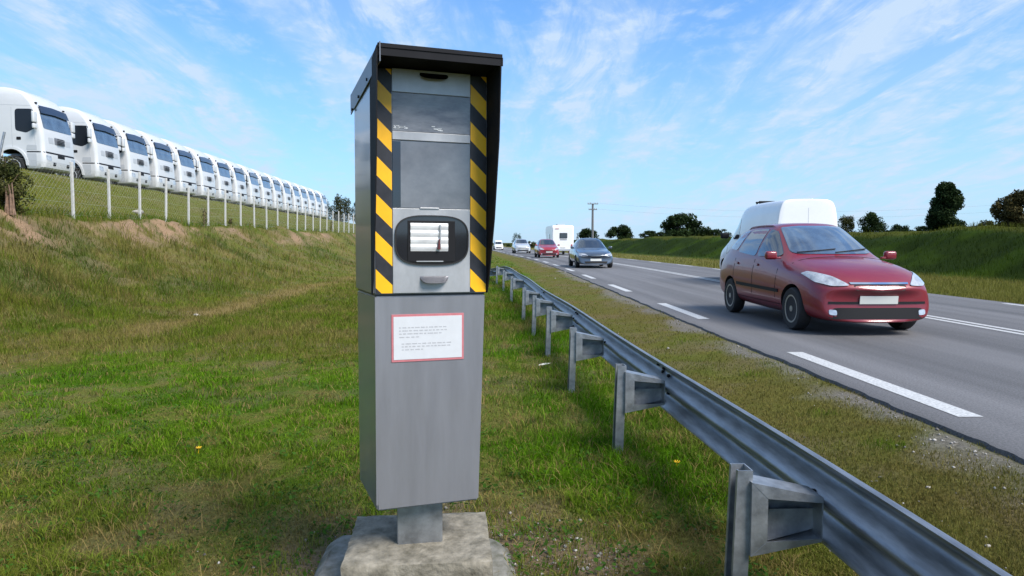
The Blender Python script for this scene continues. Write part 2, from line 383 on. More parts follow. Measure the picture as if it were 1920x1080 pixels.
def turf_colour(X, Y, m, r):
    n = len(X)
    g = lerp(np.tile(GREEN, (n, 1)), np.tile(LUSH, (n, 1)), sstep(0.4, 0.65, fbm(X, Y, 1.1, 61)))
    # lush strip behind the guardrail
    g = lerp(g, np.tile(LUSH * 1.1, (n, 1)), 0.8 * sstep(-0.6, 0.1, X) * sstep(1.4, 0.9, m['u']) * sstep(3.2, 4.2, Y))
    g = lerp(g, np.tile(OLIVE, (n, 1)), sstep(0.45, 0.7, fbm(X, Y, 2.6, 64)) * 0.75)
    g = lerp(g, np.tile(OLIVE * 0.95, (n, 1)), sstep(7, 14, Y) * sstep(-1, -2.5, X) * 0.55)
    g = lerp(g, np.tile(STRAW, (n, 1)), m['thatch'] * (0.35 + 0.6 * r))
    g = lerp(g, np.tile(STRAW, (n, 1)), m['track'] * 0.8)
    g = lerp(g, np.tile((OLIVE * 0.55 + STRAW * 0.45), (n, 1)), m['rough'] * sstep(0.42, 0.66, fbm(X, Y, 1.4, 67)) * (0.08 + 0.35 * r + 0.35 * sstep(-10, -12, m['u']) * sstep(30, 20, Y)))
    g = lerp(g, np.tile(DARKG * 1.2, (n, 1)), m['rough'] * sstep(0.52, 0.66, fbm(X, Y, 1.8, 69)) * 0.7)
    g = lerp(g, np.tile(OLIVE * 1.05, (n, 1)), m['hill'] * 0.8)
    g = lerp(g, np.tile(HAY * 0.85, (n, 1)), m['verge'] * np.clip(0.58 + 0.75 * (fbm(X, Y, 0.9, 71) - 0.35) + 0.3 * r, 0, 1))
    g = lerp(g, np.tile(HAY, (n, 1)), m['rverge'] * 0.75)
    g = lerp(g, lerp(np.tile(DARKG * .5, (n, 1)), np.tile(GREEN * .55, (n, 1)), sstep(0.42, 0.68, fbm(X, Y, 3.0, 73, 5)) * 0.55), m['right'])  # right bank turf colours darkened to stand in for its shaded slope
    g = lerp(g, np.tile(OLIVE * 0.6, (n, 1)), sstep(22.8, 23.6, m['u']) * 0.8)
    return g
def build_ground():
    xs = np.concatenate([np.array([-4000, -1500, -600, -250, -120, -70, -45]), np.arange(-34, -14, 0.22), np.arange(-14, -10, 0.09), np.arange(-10, -7, 0.16), np.arange(-7, 3.4, 0.06), np.arange(3.4, 11.2, 0.6), np.arange(11.2, 27, 0.3), np.array([28, 32, 40, 60, 100, 200, 500, 1500, 4000])])
    ys = np.concatenate([np.array([-1500, -300, -60, -20, -8, -3, -1]), np.arange(0, 12, 0.06), np.arange(12, 34, 0.16), np.arange(34, 110, 0.6), np.arange(110, 300, 5), np.array([320, 380, 500, 800, 1500, 4000])])
    Xg, Yg = np.meshgrid(xs, ys); X = Xg.ravel(); Y = Yg.ravel()
    Z = terrain(X, Y)
    m = masks(X, Y)
    # clods in the earth scar
    Z = Z + m['scar'] * ((fbm(X, Y, 0.35, 81) - 0.5) * 0.3 + (fbm(X, Y, 0.16, 82, 2) - 0.5) * 0.16)
    n = len(X); r = rng.random(n)
    c = turf_colour(X, Y, m, r * 0.6) * 0.72
    c = lerp(c, np.tile(DIRT, (n, 1)), 0.35 * sstep(0.45, 0.7, fbm(X, Y, 0.5, 83)) * (1 - m['right']))
    c = lerp(c, lerp(np.tile(SOIL, (n, 1)), np.tile(DIRT * 1.2, (n, 1)), sstep(0.40, 0.70, fbm(X, Y, 0.5, 86, 4)) * 0.8), m['scar'] * 0.95)
    c = lerp(c, np.tile(DIRT * 1.1, (n, 1)), m['rough'] * 0.18)
    c = lerp(c, np.tile(GRIT * 0.95, (n, 1)), m['grit'] * 0.85)
    c = lerp(c, np.tile(DIRT * 1.15, (n, 1)), m['bare'] * 0.9)
    c = lerp(c, np.tile(STRAW * 0.9, (n, 1)), m['track'] * 0.6)
    nx, ny = len(xs), len(ys)
    i = np.arange(nx - 1)[None, :] + nx * np.arange(ny - 1)[:, None]; i = i.ravel()
    q = np.stack([i, i + 1, i + nx + 1, i + nx], 1)
    me = np_mesh('ground', np.stack([X, Y, Z], 1), q.ravel(), np.arange(len(q)) * 4, np.full(len(q), 4), c)
    me.shade_smooth()
    o = link_mesh('ground', me, M['ground']); tag(o, kind='structure')
build_ground()

def strip_mesh(name, u0, u1, y0, y1, z, mat, step=1.0, thick=0.0):
    n = max(2, int((y1 - y0) / step) + 1)
    Y = np.linspace(y0, y1, n); b = bend(Y)
    bm = bmesh.new()
    rows = []
    for yy, bb in zip(Y, b):
        w = 0.0
        if thick:
            w = (float(vnoise(np.array([yy]), np.array([3.0]), 0.5, 3)[0]) - 0.5) * 0.07 + (float(vnoise(np.array([yy]), np.array([9.0]), 0.12, 4)[0]) - 0.5) * 0.03
        row = [bm.verts.new((u0 + bb + w, yy, z)), bm.verts.new((u1 + bb, yy, z))]
        if thick: row.insert(0, bm.verts.new((u0 + bb + w - 0.012, yy, z - thick)))
        rows.append(row)
    for A, B in zip(rows, rows[1:]):
        for k in range(len(A) - 1): bm.faces.new((A[k], A[k + 1], B[k + 1], B[k]))
    o = obj(name, fix(bm), mat)
    return tag(o, kind='structure')
r_ = strip_mesh('road', 3.14, 11.05, -3, 40, 0.0, M['asphalt'], 0.06, 0.032)
r2 = strip_mesh('road', 3.14, 11.05, 40, 420, 0.0, M['asphalt'], 2.0, 0.06)
def build_markings():
    bm = bmesh.new()
    def seg(u0, u1, y0, y1):
        n = max(1, int((y1 - y0) / 1.5)); Y = np.linspace(y0, y1, n + 1); b = bend(Y)
        L = [bm.verts.new((u0 + bb, yy, 0.004)) for yy, bb in zip(Y, b)]; Q = [bm.verts.new((u1 + bb, yy, 0.004)) for yy, bb in zip(Y, b)]
        for k in range(n): bm.faces.new((L[k], Q[k], Q[k + 1], L[k + 1]))
    y = 4.9 - 6.5
    while y < 200: seg(3.42, 3.61, y, y + 3.0); y += 6.5
    seg(7.36, 7.47, -3, 300); seg(7.58, 7.69, -3, 300)
    y = 11.2 - 6.5
    while y < 200: seg(10.72, 10.88, y, y + 3.0); y += 6.5
    tag(obj('road_markings', bm, M['paint_line']), kind='structure')
build_markings()

# ------------------------------------------------------------------ grass (nobody could count it)
def blades(name, X, Y, Z, H, W, tint, lean=0.5, mat='blade'):
    n = len(X)
    a = rng.random(n) * 2 * np.pi; ca, sa = np.cos(a), np.sin(a)
    la = rng.random(n) * 2 * np.pi; lm = lean * (0.25 + rng.random(n)) * H
    lx, ly = np.cos(la) * lm, np.sin(la) * lm
    V = np.empty((n, 5, 3))
    V[:, 0] = np.stack([X - ca * W / 2, Y - sa * W / 2, Z - 0.01], 1)
    V[:, 1] = np.stack([X + ca * W / 2, Y + sa * W / 2, Z - 0.01], 1)
    V[:, 2] = np.stack([X + ca * W * .42 + lx * .35, Y + sa * W * .42 + ly * .35, Z + H * 0.58], 1)
    V[:, 3] = np.stack([X - ca * W * .42 + lx * .35, Y - sa * W * .42 + ly * .35, Z + H * 0.58], 1)
    V[:, 4] = np.stack([X + lx, Y + ly, Z + H * (1 - 0.35 * np.clip(lean, 0, 1) * rng.random(n))], 1)
    b = np.arange(n)[:, None] * 5
    F = np.concatenate([b + np.array([0, 1, 2, 3]), b + np.array([3, 2, 4])], 1).ravel()
    st = np.stack([np.arange(n) * 7, np.arange(n) * 7 + 4], 1).ravel(); to = np.tile([4, 3], n)
    me = np_mesh(name, V.reshape(-1, 3), F, st, to, np.repeat(tint, 5, 0))
    o = link_mesh(name, me, M[mat]); return tag(o, kind='stuff')
def sample(n, y0, y1, t0, t1):
    inv = rng.uniform(1 / y1, 1 / y0, n); Y = 1 / inv; X = Y * rng.uniform(t0, t1, n); return X, Y
def clear_of_base(X, Y):
    c, s = math.cos(R(-5)), math.sin(R(-5)); dx = X - (-0.37); dy = Y - 2.83
    lx = dx * c - dy * s; ly = dx * s + dy * c
    return ~((np.abs(lx) < 0.31) & (np.abs(ly) < 0.30))
def build_grass():
    # lawn round the camera and bank
    X, Y = sample(420000, 1.7, 14, -1.15, 0.70)
    m = masks(X, Y); u = m['u']
    r = rng.random(len(X))
    keep = (u < 1.5) & (r > 0.80 * m['bare']) & (r > 0.45 * m['thatch']) & (r > 0.6 * m['track']) & clear_of_base(X, Y) & (u > -8.5) & (rng.random(len(X)) < sstep(14.2, 9, Y))
    X, Y = X[keep], Y[keep]; m = {k: v[keep] for k, v in m.items()}; n = len(X)
    clump = fbm(X, Y, 0.22, 91, 3); big = fbm(X, Y, 0.9, 93)
    lush = sstep(-0.5, 0.2, X) * sstep(3.0, 4.5, Y)
    H = (0.020 + 0.070 * sstep(0.35, 0.75, clump) * (0.4 + big) + 0.05 * lush * rng.random(n)) * (0.6 + 0.7 * rng.random(n)) * (1 - 0.45 * m['thatch'])
    W = 0.0032 * (Y / 2.6) ** 0.75 * (0.7 + 0.6 * rng.random(n))
    t = turf_colour(X, Y, m, rng.random(n)) * (0.55 + 0.95 * rng.random(n))[:, None] * (0.7 + 0.6 * clump)[:, None]
    dry = rng.random(n) < 0.13 + 0.2 * m['thatch']; t[dry] = STRAW * (0.7 + 0.7 * rng.random(dry.sum()))[:, None]
    blades('grass', X, Y, terrain(X, Y), H, W, t, 1.1)
    # mid distance lawn, bank and hillside
    X, Y = sample(320000, 7, 75, -1.15, 0.12)
    m = masks(X, Y); u = m['u']; r = rng.random(len(X))
    keep = (u < 1.2) & (r > 0.86 * m['scar']) & (r > 0.6 * m['track']) & (u > -19.4) & (rng.random(len(X)) < np.where(u < -8.5, 1, sstep(8, 14, Y)))
    X, Y = X[keep], Y[keep]; m = {k: v[keep] for k, v in m.items()}; n = len(X)
    big = fbm(X, Y, 1.3, 97)
    H = (0.05 + 0.10 * big + m['rough'] * (0.05 + 0.26 * sstep(0.45, 0.75, fbm(X, Y, 0.9, 99)))) * (0.5 + 0.8 * rng.random(n))
    H = H * (1 - 0.4 * m['hill'])
    crest = np.exp(-((m['u'] + 13.0) / 0.5) ** 2); H = H + crest * 0.16 * rng.random(n)
    W = 0.0045 * (Y / 6) ** 0.85 * (0.7 + 0.6 * rng.random(n))
    t = turf_colour(X, Y, m, rng.random(n)) * (0.65 + 0.7 * rng.random(n))[:, None] * (0.8 + 0.4 * big)[:, None]
    t = lerp(t, np.tile(LUSH * 0.9, (n, 1)), crest * 0.7)
    dry = rng.random(n) < 0.08 + 0.04 * m['rough']; t[dry] = STRAW * (0.6 + 0.6 * rng.random(dry.sum()))[:, None]
    blades('grass', X, Y, terrain(X, Y), H, W, t, 0.7)
    # short mown verge between guardrail and road
    X, Y = sample(260000, 1.5, 60, 0.0, 1.05)
    m = masks(X, Y); u = m['u']; r = rng.random(len(X))
    keep = (u > 1.1) & (u < 3.16) & (r > 0.78 * m['grit']) & (r < 0.40 + 1.1 * fbm(X, Y, 0.45, 103))
    X, Y = X[keep], Y[keep]; m = {k: v[keep] for k, v in m.items()}; n = len(X)
    tuft = sstep(0.62, 0.80, fbm(X, Y, 0.4, 105))
    H = (0.014 + 0.016 * rng.random(n) + 0.05 * tuft * rng.random(n)) * (1 + Y / 40)
    W = 0.0034 * (Y / 3.2) ** 0.8 * (0.7 + 0.6 * rng.random(n))
    t = turf_colour(X, Y, m, rng.random(n)); t = lerp(t, np.tile(GREEN * 0.9, (n, 1)), tuft * 0.8) * (0.6 + 0.7 * rng.random(n))[:, None]
    blades('verge_grass', X, Y, terrain(X, Y), H, W, t, 0.9)
    # far verge and right bank
    X, Y = sample(180000, 9, 180, 0.05, 1.15)
    m = masks(X, Y); u = m['u']
    keep = (u > 11.15) & (u < 24.6)
    X, Y = X[keep], Y[keep]; m = {k: v[keep] for k, v in m.items()}; n = len(X)
    H = (0.08 + 0.16 * fbm(X, Y, 1.7, 107) + 0.12 * m['right'] * sstep(0.45, 0.7, fbm(X, Y, 1.2, 109))) * (0.5 + 0.8 * rng.random(n))
    W = 0.006 * (Y / 10) ** 0.9 * (0.7 + 0.6 * rng.random(n))
    t = turf_colour(X, Y, m, rng.random(n)) * (0.6 + 0.7 * rng.random(n))[:, None]
    blades('bank_grass', X, Y, terrain(X, Y), H, W, t, 0.6)
build_grass()
def build_ground_cover():
    # bent dry stalks lying through the turf
    X, Y = sample(4500, 1.8, 12, -0.86, 0.5); m = masks(X, Y)
    k = (m['u'] < 1.3) & clear_of_base(X, Y) & (rng.random(len(X)) < 0.25 + m['thatch']); X, Y = X[k], Y[k]; n = len(X)
    t = np.tile(STRAW * 1.25, (n, 1)) * (0.6 + 0.7 * rng.random(n))[:, None]
    blades('dry_stalks', X, Y, terrain(X, Y) + 0.015, 0.03 + 0.07 * rng.random(n), 0.0024 * (Y / 2.6) ** 0.7 * np.ones(n), t, 2.2)
    # clover and other broad leaves in low rosettes
    cx, cy = sample(1500, 1.8, 9, -0.86, 0.5); m = masks(cx, cy); k = (m['u'] < 1.2) & clear_of_base(cx, cy); cx, cy = cx[k], cy[k]
    per = 14; n = len(cx) * per
    X = np.repeat(cx, per) + rng.normal(0, 0.05, n); Y = np.repeat(cy, per) + rng.normal(0, 0.05, n)
    Z = terrain(X, Y) + 0.012 + 0.035 * rng.random(n); a = rng.random(n) * 6.283; L = np.repeat(0.012 + 0.022 * rng.random(len(cx)) ** 2, per) * (0.7 + 0.6 * rng.random(n)); w = L * 0.55
    d = np.stack([np.cos(a), np.sin(a), 0.5 * rng.normal(size=n)], 1); p = np.stack([-np.sin(a), np.cos(a), 0.4 * rng.normal(size=n)], 1); c = np.stack([X, Y, Z], 1)
    V = np.stack([c - d * L[:, None] * .5, c + p * w[:, None] * .5, c + d * L[:, None] * .5, c - p * w[:, None] * .5], 1)
    t = np.tile(np.array((0.050, 0.115, 0.014)), (n, 1)) * np.repeat(0.6 + 0.8 * rng.random(len(cx)), per)[:, None] * (0.8 + 0.4 * rng.random(n))[:, None]
    me = np_mesh('clover', V.reshape(-1, 3), np.arange(n * 4), np.arange(n) * 4, np.full(n, 4), np.repeat(t, 4, 0))
    tag(link_mesh('clover', me, M['blade']), kind='stuff')
build_ground_cover()
def build_gravel():
    X, Y = sample(9000, 1.8, 40, 0.02, 0.9)
    X2, Y2 = sample(2500, 1.9, 4.5, -0.8, 0.2)
    X = np.concatenate([X, X2]); Y = np.concatenate([Y, Y2])
    m = masks(X, Y); u = m['u']; r = rng.random(len(X))
    keep = (((u > 1.5) & (u < 3.13) & (r < 0.05 + 0.7 * m['grit'])) | ((u < 1.0) & (r < 0.5 * m['bare']))) & clear_of_base(X, Y)
    X, Y = X[keep], Y[keep]; n = len(X); Z = terrain(X, Y)
    S = (0.004 + 0.010 * rng.random(n) ** 3) * (Y / 3) ** 0.55
    base = np.array([(1, 0, 0), (-1, 0, 0), (0, 1, 0), (0, -1, 0), (0, 0, .7), (0, 0, -.7)], float)
    F0 = np.array([(0, 2, 4), (2, 1, 4), (1, 3, 4), (3, 0, 4), (2, 0, 5), (1, 2, 5), (3, 1, 5), (0, 3, 5)])
    V = base[None] * (0.7 + 0.6 * rng.random((n, 6, 1))) * S[:, None, None]
    V = V + np.stack([X, Y, Z + S * 0.3], 1)[:, None]
    F = (F0[None] + 6 * np.arange(n)[:, None, None]).reshape(-1, 3)
    t = np.tile(np.array((0.34, 0.32, 0.30)), (n, 1)) * (0.4 + 1.0 * rng.random(n))[:, None]
    me = np_mesh('gravel', V.reshape(-1, 3), F.ravel(), np.arange(len(F)) * 3, np.full(len(F), 3), np.repeat(t, 6, 0))
    tag(link_mesh('gravel', me, M['gravel']), kind='stuff')
build_gravel()

# ------------------------------------------------------------------ speed camera on its plinth
ZP = 0.06
def build_plinth():
    bm = bmesh.new(); box(bm, (0, 0, -0.19), (0.585, 0.50, 0.38))
    bmesh.ops.subdivide_edges(bm, edges=bm.edges[:], cuts=15, use_grid_fill=True)
    for v in bm.verts:
        c = v.co; n = Vector((float(fbm(np.array([c.y * 9]), np.array([c.z * 9 + 3]), 1, 3)[0]), float(fbm(np.array([c.x * 9]), np.array([c.z * 9 + 7]), 1, 4)[0]), float(fbm(np.array([c.x * 9]), np.array([c.y * 9]), 1, 5)[0]))) - Vector((.5, .5, .5))
        k = sum(abs(abs(q) - h) < 1e-4 for q, h in ((c.x, .2925), (c.y, .25), (c.z + .19, .19)))
        v.co = c + n * 0.006
        if k >= 2: v.co -= Vector((c.x * .014, c.y * .014, (c.z + .19) * .02)) * random.uniform(.6, 1.6)
    o = obj('concrete_plinth', fix(bm), M['concrete'], None, 70)
    o.location = (-0.322, 2.80, ZP); o.rotation_euler = (0, 0, R(4))
    tag(o, 'weathered mossy concrete block carrying the grey speed camera post', 'plinth')
    # broad rounded footing poured underneath
    bm = bmesh.new(); pts = []
    for i in range(40):
        a = 2 * math.pi * i / 40; c, s = math.cos(a), math.sin(a)
        e = 0.45; k = 1 + 0.06 * math.sin(3 * a + 1) + 0.03 * random.random() * (3 if c > 0.4 else 1)
        pts.append((0.435 * math.copysign(abs(c) ** e, c) * k, 0.44 * math.copysign(abs(s) ** e, s) * k))
    top = [bm.verts.new((x * 0.86, y * 0.86, 0.005 + random.uniform(-.008, .008))) for x, y in pts]
    mid = [bm.verts.new((x * 0.96, y * 0.96, -0.03 + random.uniform(-.008, .008))) for x, y in pts]
    bot = [bm.verts.new((x, y, -0.25)) for x, y in pts]
    for A, B in ((bot, mid), (mid, top)):
        for i in range(40): bm.faces.new((A[i], A[(i + 1) % 40], B[(i + 1) % 40], B[i]))
    bm.faces.new(top)
    o = obj('concrete_footing', fix(bm), M['slab'], None, 60); o.location = (-0.385, 2.84, -0.115)
    tag(o, 'rounded grey concrete footing showing at both sides under the mossy block', 'footing')
build_plinth()

def clip_band(poly, y0, y1, slope):
    """keep the part of poly between the lines z = y0 - slope*x and z = y1 - slope*x"""
    def half(P, f):
        o = []
        for a, b in zip(P, P[1:] + P[:1]):
            fa, fb = f(a), f(b)
            if fa >= 0: o.append(a)
            if fa * fb < 0:
                t = fa / (fa - fb); o.append((a[0] + (b[0] - a[0]) * t, a[1] + (b[1] - a[1]) * t))
        return o
    P = half(poly, lambda p: p[1] + slope * p[0] - y0)
    return half(P, lambda p: y1 - p[1] - slope * p[0]) if P else P

def build_speed_camera():
    t = thing('speed_camera', 'grey roadside speed camera cabinet with yellow and black striped visor head', 'speed camera', (BX + 0.008, BY, ZP - 0.004), (0, R(0.35), R(17)))
    FY = -0.19; L, Rr = -0.205, 0.231
    # square galvanised post
    bm = bmesh.new(); box(bm, (0.0, -0.02, 0.11), (0.185, 0.185, 0.24), 0.009)
    p = obj('post', fix(bm), M['galv'], t, 40); p.rotation_euler = (0, 0, R(-10))
    # lower cabinet (sides splay a little to the rear)
    bm = bmesh.new()
    pl = [(L, FY), (Rr, FY), (Rr + .02, 0.19), (L - .028, 0.19)]
    prism(bm, pl, (0, 0, 0.190), (1, 0, 0), (0, 1, 0), (0, 0, 0.840))
    for v in bm.verts:
        if v.co.z < 0.5: v.co.x = v.co.x * 0.985 if v.co.x < 0 else v.co.x - 0.024
    bmesh.ops.bevel(bm, geom=bm.edges[:], offset=0.006, segments=2, affect='EDGES')
    obj('cabinet', fix(bm), M['cabinet'], t, 40)
    bm = bmesh.new()                                         # folded corner strip and bottom lip
    box(bm, (L - 0.010, 0.02, 0.62), (0.002, 0.006, 0.80)); box(bm, (L + 0.004, FY - 0.002, 0.62), (0.008, 0.004, 0.81))
    obj('corner_seam', fix(bm), M['cabinet'], t)
    # head
    bm = bmesh.new()
    pl = [(L - .005, FY - 0.004), (Rr + .005, FY - 0.004), (Rr + .024, 0.195), (L - .034, 0.195)]
    fs = prism(bm, pl, (0, 0, 1.036), (1, 0, 0), (0, 1, 0), (0, 0, 0.842))
    bmesh.ops.bevel(bm, geom=bm.edges[:], offset=0.005, segments=2, affect='EDGES')
    obj('head', fix(bm), M['cabinet'], t, 40)
    bm = bmesh.new(); prism(bm, [(L + .002, FY + .004), (Rr - .002, FY + .004), (Rr + .015, 0.186), (L - .024, 0.186)], (0, 0, 1.029), (1, 0, 0), (0, 1, 0), (0, 0, 0.008))
    obj('dark_seam', fix(bm), M['black'], t)
    F0 = FY - 0.004
    # visor: two tapering cheeks and a roof sheet
    Z0, Z1 = 1.036, 1.912
    bm = bmesh.new()
    for x0, th in ((L - 0.0105, 0.004), (Rr + 0.0055, 0.004)):
        prof = [(F0 + 0.03, Z0), (F0 - 0.004, Z0), (F0 - 0.03, Z0 + 0.06), (F0 - 0.10, 1.33), (F0 - 0.155, 1.62), (F0 - 0.175, 1.88), (F0 - 0.175, Z1 + 0.006), (F0 + 0.03, Z1 - 0.01)]
        prism(bm, prof, (x0, 0, 0), (0, 1, 0), (0, 0, 1), (th, 0, 0))
    rf = [(F0 - 0.178, Z1), (F0 - 0.178, Z1 + 0.014), (0.24, Z1 - 0.046), (0.24, Z1 - 0.060)]
    prism(bm, rf, (L - 0.0065, 0, 0), (0, 1, 0), (0, 0, 1), (Rr - L + 0.018, 0, 0))
    box(bm, ((L + Rr) / 2 + 0.005, F0 - 0.172, Z1 - 0.012), (Rr - L + 0.02, 0.006, 0.030))
    vis = obj('visor', fix(bm), M['visor'], t)
    # folded edge of the roof sheet along the left flank, with its screws
    bm = bmesh.new()
    e = [(F0 - 0.182, Z1 + 0.018), (F0 - 0.182, Z1 - 0.050), (0.262, Z1 - 0.125), (0.262, Z1 - 0.042)]
    prism(bm, e, (L - 0.043, 0, 0), (0, 1, 0), (0, 0, 1), (0.004, 0, 0))
    fe = bm.verts[:]
    for v in fe:                                             # the strip follows the splayed side
        k = (v.co.y - F0) / 0.4; v.co.x += 0.030 * (1 - max(-.4, k)) if k < 1 else 0
    tr = obj('roof_edge', fix(bm), M['trim'], vis)
    for yy in (-0.30, -0.13, 0.05, 0.2):
        bm = bmesh.new()
        zz = Z1 - 0.02 - 0.072 * (yy - F0 + 0.18) / 0.44; k = (yy - F0) / 0.4
        tube(bm, (L - 0.046 + 0.030 * (1 - max(-.4, k)), yy, zz), (L - 0.040 + 0.03 * (1 - max(-.4, k)), yy, zz), 0.006, seg=8)
        obj('screw', fix(bm), M['bolt'], tr)
    # warning stripes
    def stripe(x0, x1, z0, z1):
        bm = bmesh.new(); Pd = 0.1435; zz = z0 - 0.1225; k = 0
        while zz < z1 + 0.2:
            for half_i, mi in ((0, 0), (1, 1)):
                a = zz + half_i * Pd * 0.5
                P = clip_band([(x0, z0), (x1, z0), (x1, z1), (x0, z1)], a + x0 * 0.98, a + Pd * 0.5 + x0 * 0.98, 0.98)
                if len(P) > 2:
                    f = bm.faces.new([bm.verts.new((p[0], F0 - 0.0035, p[1])) for p in P]); f.material_index = mi
            zz += Pd
        bmesh.ops.remove_doubles(bm, verts=bm.verts[:], dist=1e-5)
        r = bmesh.ops.extrude_face_region(bm, geom=bm.faces[:])
        for v in [g for g in r['geom'] if isinstance(g, bmesh.types.BMVert)]: v.co.y += 0.003
        return obj('warning_stripe', fix(bm), [M['yellow'], M['black']], t)
    stripe(L + 0.003, L + 0.066, Z0 + 0.004, 1.882); stripe(Rr - 0.063, Rr + 0.001, Z0 + 0.004, 1.882)
    a0, a1 = L + 0.068, Rr - 0.065; ac = (a0 + a1) / 2; aw = a1 - a0
    def plate(name, z0, z1, mat, y=0.003, parent=t, bev=0.002):
        bm = bmesh.new(); box(bm, (ac, F0 - y / 2 - 0.0005, (z0 + z1) / 2), (aw, y, z1 - z0), bev * 0.5)
        return obj(name, fix(bm), mat, parent)
    top = plate('top_panel', 1.800, 1.886, M['panel'], 0.006)
    ug = plate('upper_window', 1.655, 1.798, M['murk'], 0.003)
    bm = bmesh.new()                                         # pale scratches along its lower edge
    for _ in range(26):
        x = random.choice((random.uniform(a0 + .004, a0 + .055), random.uniform(a0 + .145, a0 + .185))); w = random.uniform(.004, .016)
        z = 1.668 + random.uniform(-.004, .006) + (0.006 if random.random() < .2 else 0)
        box(bm, (x + w / 2, F0 - 0.0046, z), (w, 0.0008, random.uniform(.0015, .004)))
    obj('scratch_marks', fix(bm), M['white_mark'], ug)
    plate('cross_bar', 1.622, 1.653, M['panel'], 0.007)
    mg = plate('lens_window', 1.366, 1.620, M['murk2'], 0.003)
    bm = bmesh.new(); box(bm, (a0 + 0.016, F0 - 0.0045, 1.493), (0.030, 0.002, 0.246)); obj('inner_frame', fix(bm), M['gloss_black'], mg)
    bp = plate('flash_panel', 1.040, 1.364, M['panel'], 0.005)
    bm = bmesh.new(); box(bm, (ac - 0.01, F0 - 0.007, 1.366), (0.075, 0.004, 0.006), 0.001); obj('clip', fix(bm), M['panel'], bp)
    # oval flash window
    cz = 1.243; hw, hh = 0.145, 0.0965
    pts = []
    for i in range(64):
        a = 2 * math.pi * i / 64; c, s = math.cos(a), math.sin(a); e = 0.62
        pts.append((ac + hw * math.copysign(abs(c) ** e, c), cz + hh * math.copysign(abs(s) ** e, s)))
    bm = bmesh.new(); prism(bm, pts, (0, F0 - 0.0052, 0), (1, 0, 0), (0, 0, 1), (0, -0.004, 0)); fw = obj('flash_window', fix(bm), M['gloss_black'], t)
    bm = bmesh.new()
    N = 64; outer = [(ac + (x - ac) * 1.0, cz + (z - cz) * 1.0) for x, z in pts]; inn = [(ac + (x - ac) * 0.965, cz + (z - cz) * 0.955) for x, z in pts]
    A = [bm.verts.new((x, F0 - 0.0125, z)) for x, z in outer]; B = [bm.verts.new((x, F0 - 0.0125, z)) for x, z in inn]; Cc = [bm.verts.new((x, F0 - 0.004, z)) for x, z in outer]; D = [bm.verts.new((x, F0 - 0.008, z)) for x, z in inn]
    for i in range(N):
        j = (i + 1) % N; bm.faces.new((A[i], A[j], B[j], B[i])); bm.faces.new((A[i], A[j], Cc[j], Cc[i])); bm.faces.new((B[i], B[j], D[j], D[i]))
    obj('rubber_seal', fix(bm), M['rubber'], fw)
    bm = bmesh.new()                                         # dark lamp housing with its bright reflector behind the glass
    box(bm, (ac - 0.003, F0 - 0.0102, cz - 0.004), (0.185, 0.002, 0.158), 0.0008); obj('lamp_housing', fix(bm), M['trimblack'], fw)
    bm = bmesh.new(); x0, x1, z0, z1 = ac - 0.085, ac + 0.062, cz - 0.042, cz + 0.066
    nrow = 4
    for k in range(nrow):                                    # curved reflector bands and tube
        za = z0 + (z1 - z0) * k / nrow; zb = z0 + (z1 - z0) * (k + 1) / nrow
        prism(bm, [(0, za), (-0.002, za + (zb - za) * .3), (-0.003, za + (zb - za) * .6), (0, zb)], (x0, F0 - 0.0118, 0), (0, 1, 0), (0, 0, 1), (x1 - x0, 0, 0))
    rf_ = obj('reflector', fix(bm), M['reflector'], fw)
    bm = bmesh.new()
    tube(bm, (ac + 0.030, F0 - 0.017, cz - 0.03), (ac + 0.030, F0 - 0.017, cz + 0.06), 0.004, seg=10); tube(bm, (ac + 0.024, F0 - 0.0185, cz - 0.034), (ac + 0.026, F0 - 0.0185, cz + 0.004), 0.007, 0.003, 8, 1)
    obj('flash_tube', fix(bm), [M['lamp'], M['dark_red']], fw)
    bm = bmesh.new(); box(bm, (ac - 0.01, F0 - 0.0122, cz - 0.081), (0.105, 0.003, 0.004)); obj('lower_edge', fix(bm), M['panel'], fw)
    # two pull handles: folded scoops
    def handle(z, dx, mat):
        bm = bmesh.new(); N = 14
        rows = []
        for k in range(7):
            q = k / 6.0; ang = q * math.pi * 0.5
            d = 0.030 * math.sin(ang); zz = z - 0.022 + 0.026 * (1 - math.cos(ang)) * -1 + 0.0
            row = []
            for i in range(N + 1):
                u = i / N * 2 - 1; rr = 1 - abs(u) ** 5
                row.append(bm.verts.new((ac + dx + u * 0.056, F0 - 0.006 - d * rr, z + 0.016 - 0.038 * math.sin(ang * 1.0) * (0.55 + 0.45 * rr) + 0.012 * q)))
            rows.append(row)
        for a, b in zip(rows, rows[1:]):
            for i in range(N): bm.faces.new((a[i], a[i + 1], b[i + 1], b[i]))
        r = bmesh.ops.solidify(bm, geom=bm.faces[:], thickness=0.003)
        return obj('handle', fix(bm), mat, t, 50)
    handle(1.862, 0.008, M['trimblack']); handle(1.088, 0.008, M['cabinet'])  # upper handle coloured black to stand in for shade under the visor
    # notice on the cabinet: red border, faded lines of print
    bx0, bx1, bz0, bz1 = L + 0.062, L + 0.348, 0.772, 0.957
    bm = bmesh.new()
    box(bm, ((bx0 + bx1) / 2, FY - 0.0016, (bz0 + bz1) / 2), (bx1 - bx0, 0.0018, bz1 - bz0), 0.0004)
    nt_ = obj('notice', fix(bm), M['notice_red'], t)
    bm = bmesh.new(); box(bm, ((bx0 + bx1) / 2, FY - 0.0030, (bz0 + bz1) / 2), (bx1 - bx0 - 0.016, 0.0012, bz1 - bz0 - 0.018)); obj('notice_sheet', fix(bm), M['notice'], nt_)
    bm = bmesh.new()
    lines = [(0.905, 0.02, 0.21), (0.893, 0.02, 0.215), (0.881, 0.02, 0.20), (0.868, 0.02, 0.10), (0.842, 0.03, 0.235), (0.831, 0.03, 0.22), (0.819, 0.03, 0.12)]
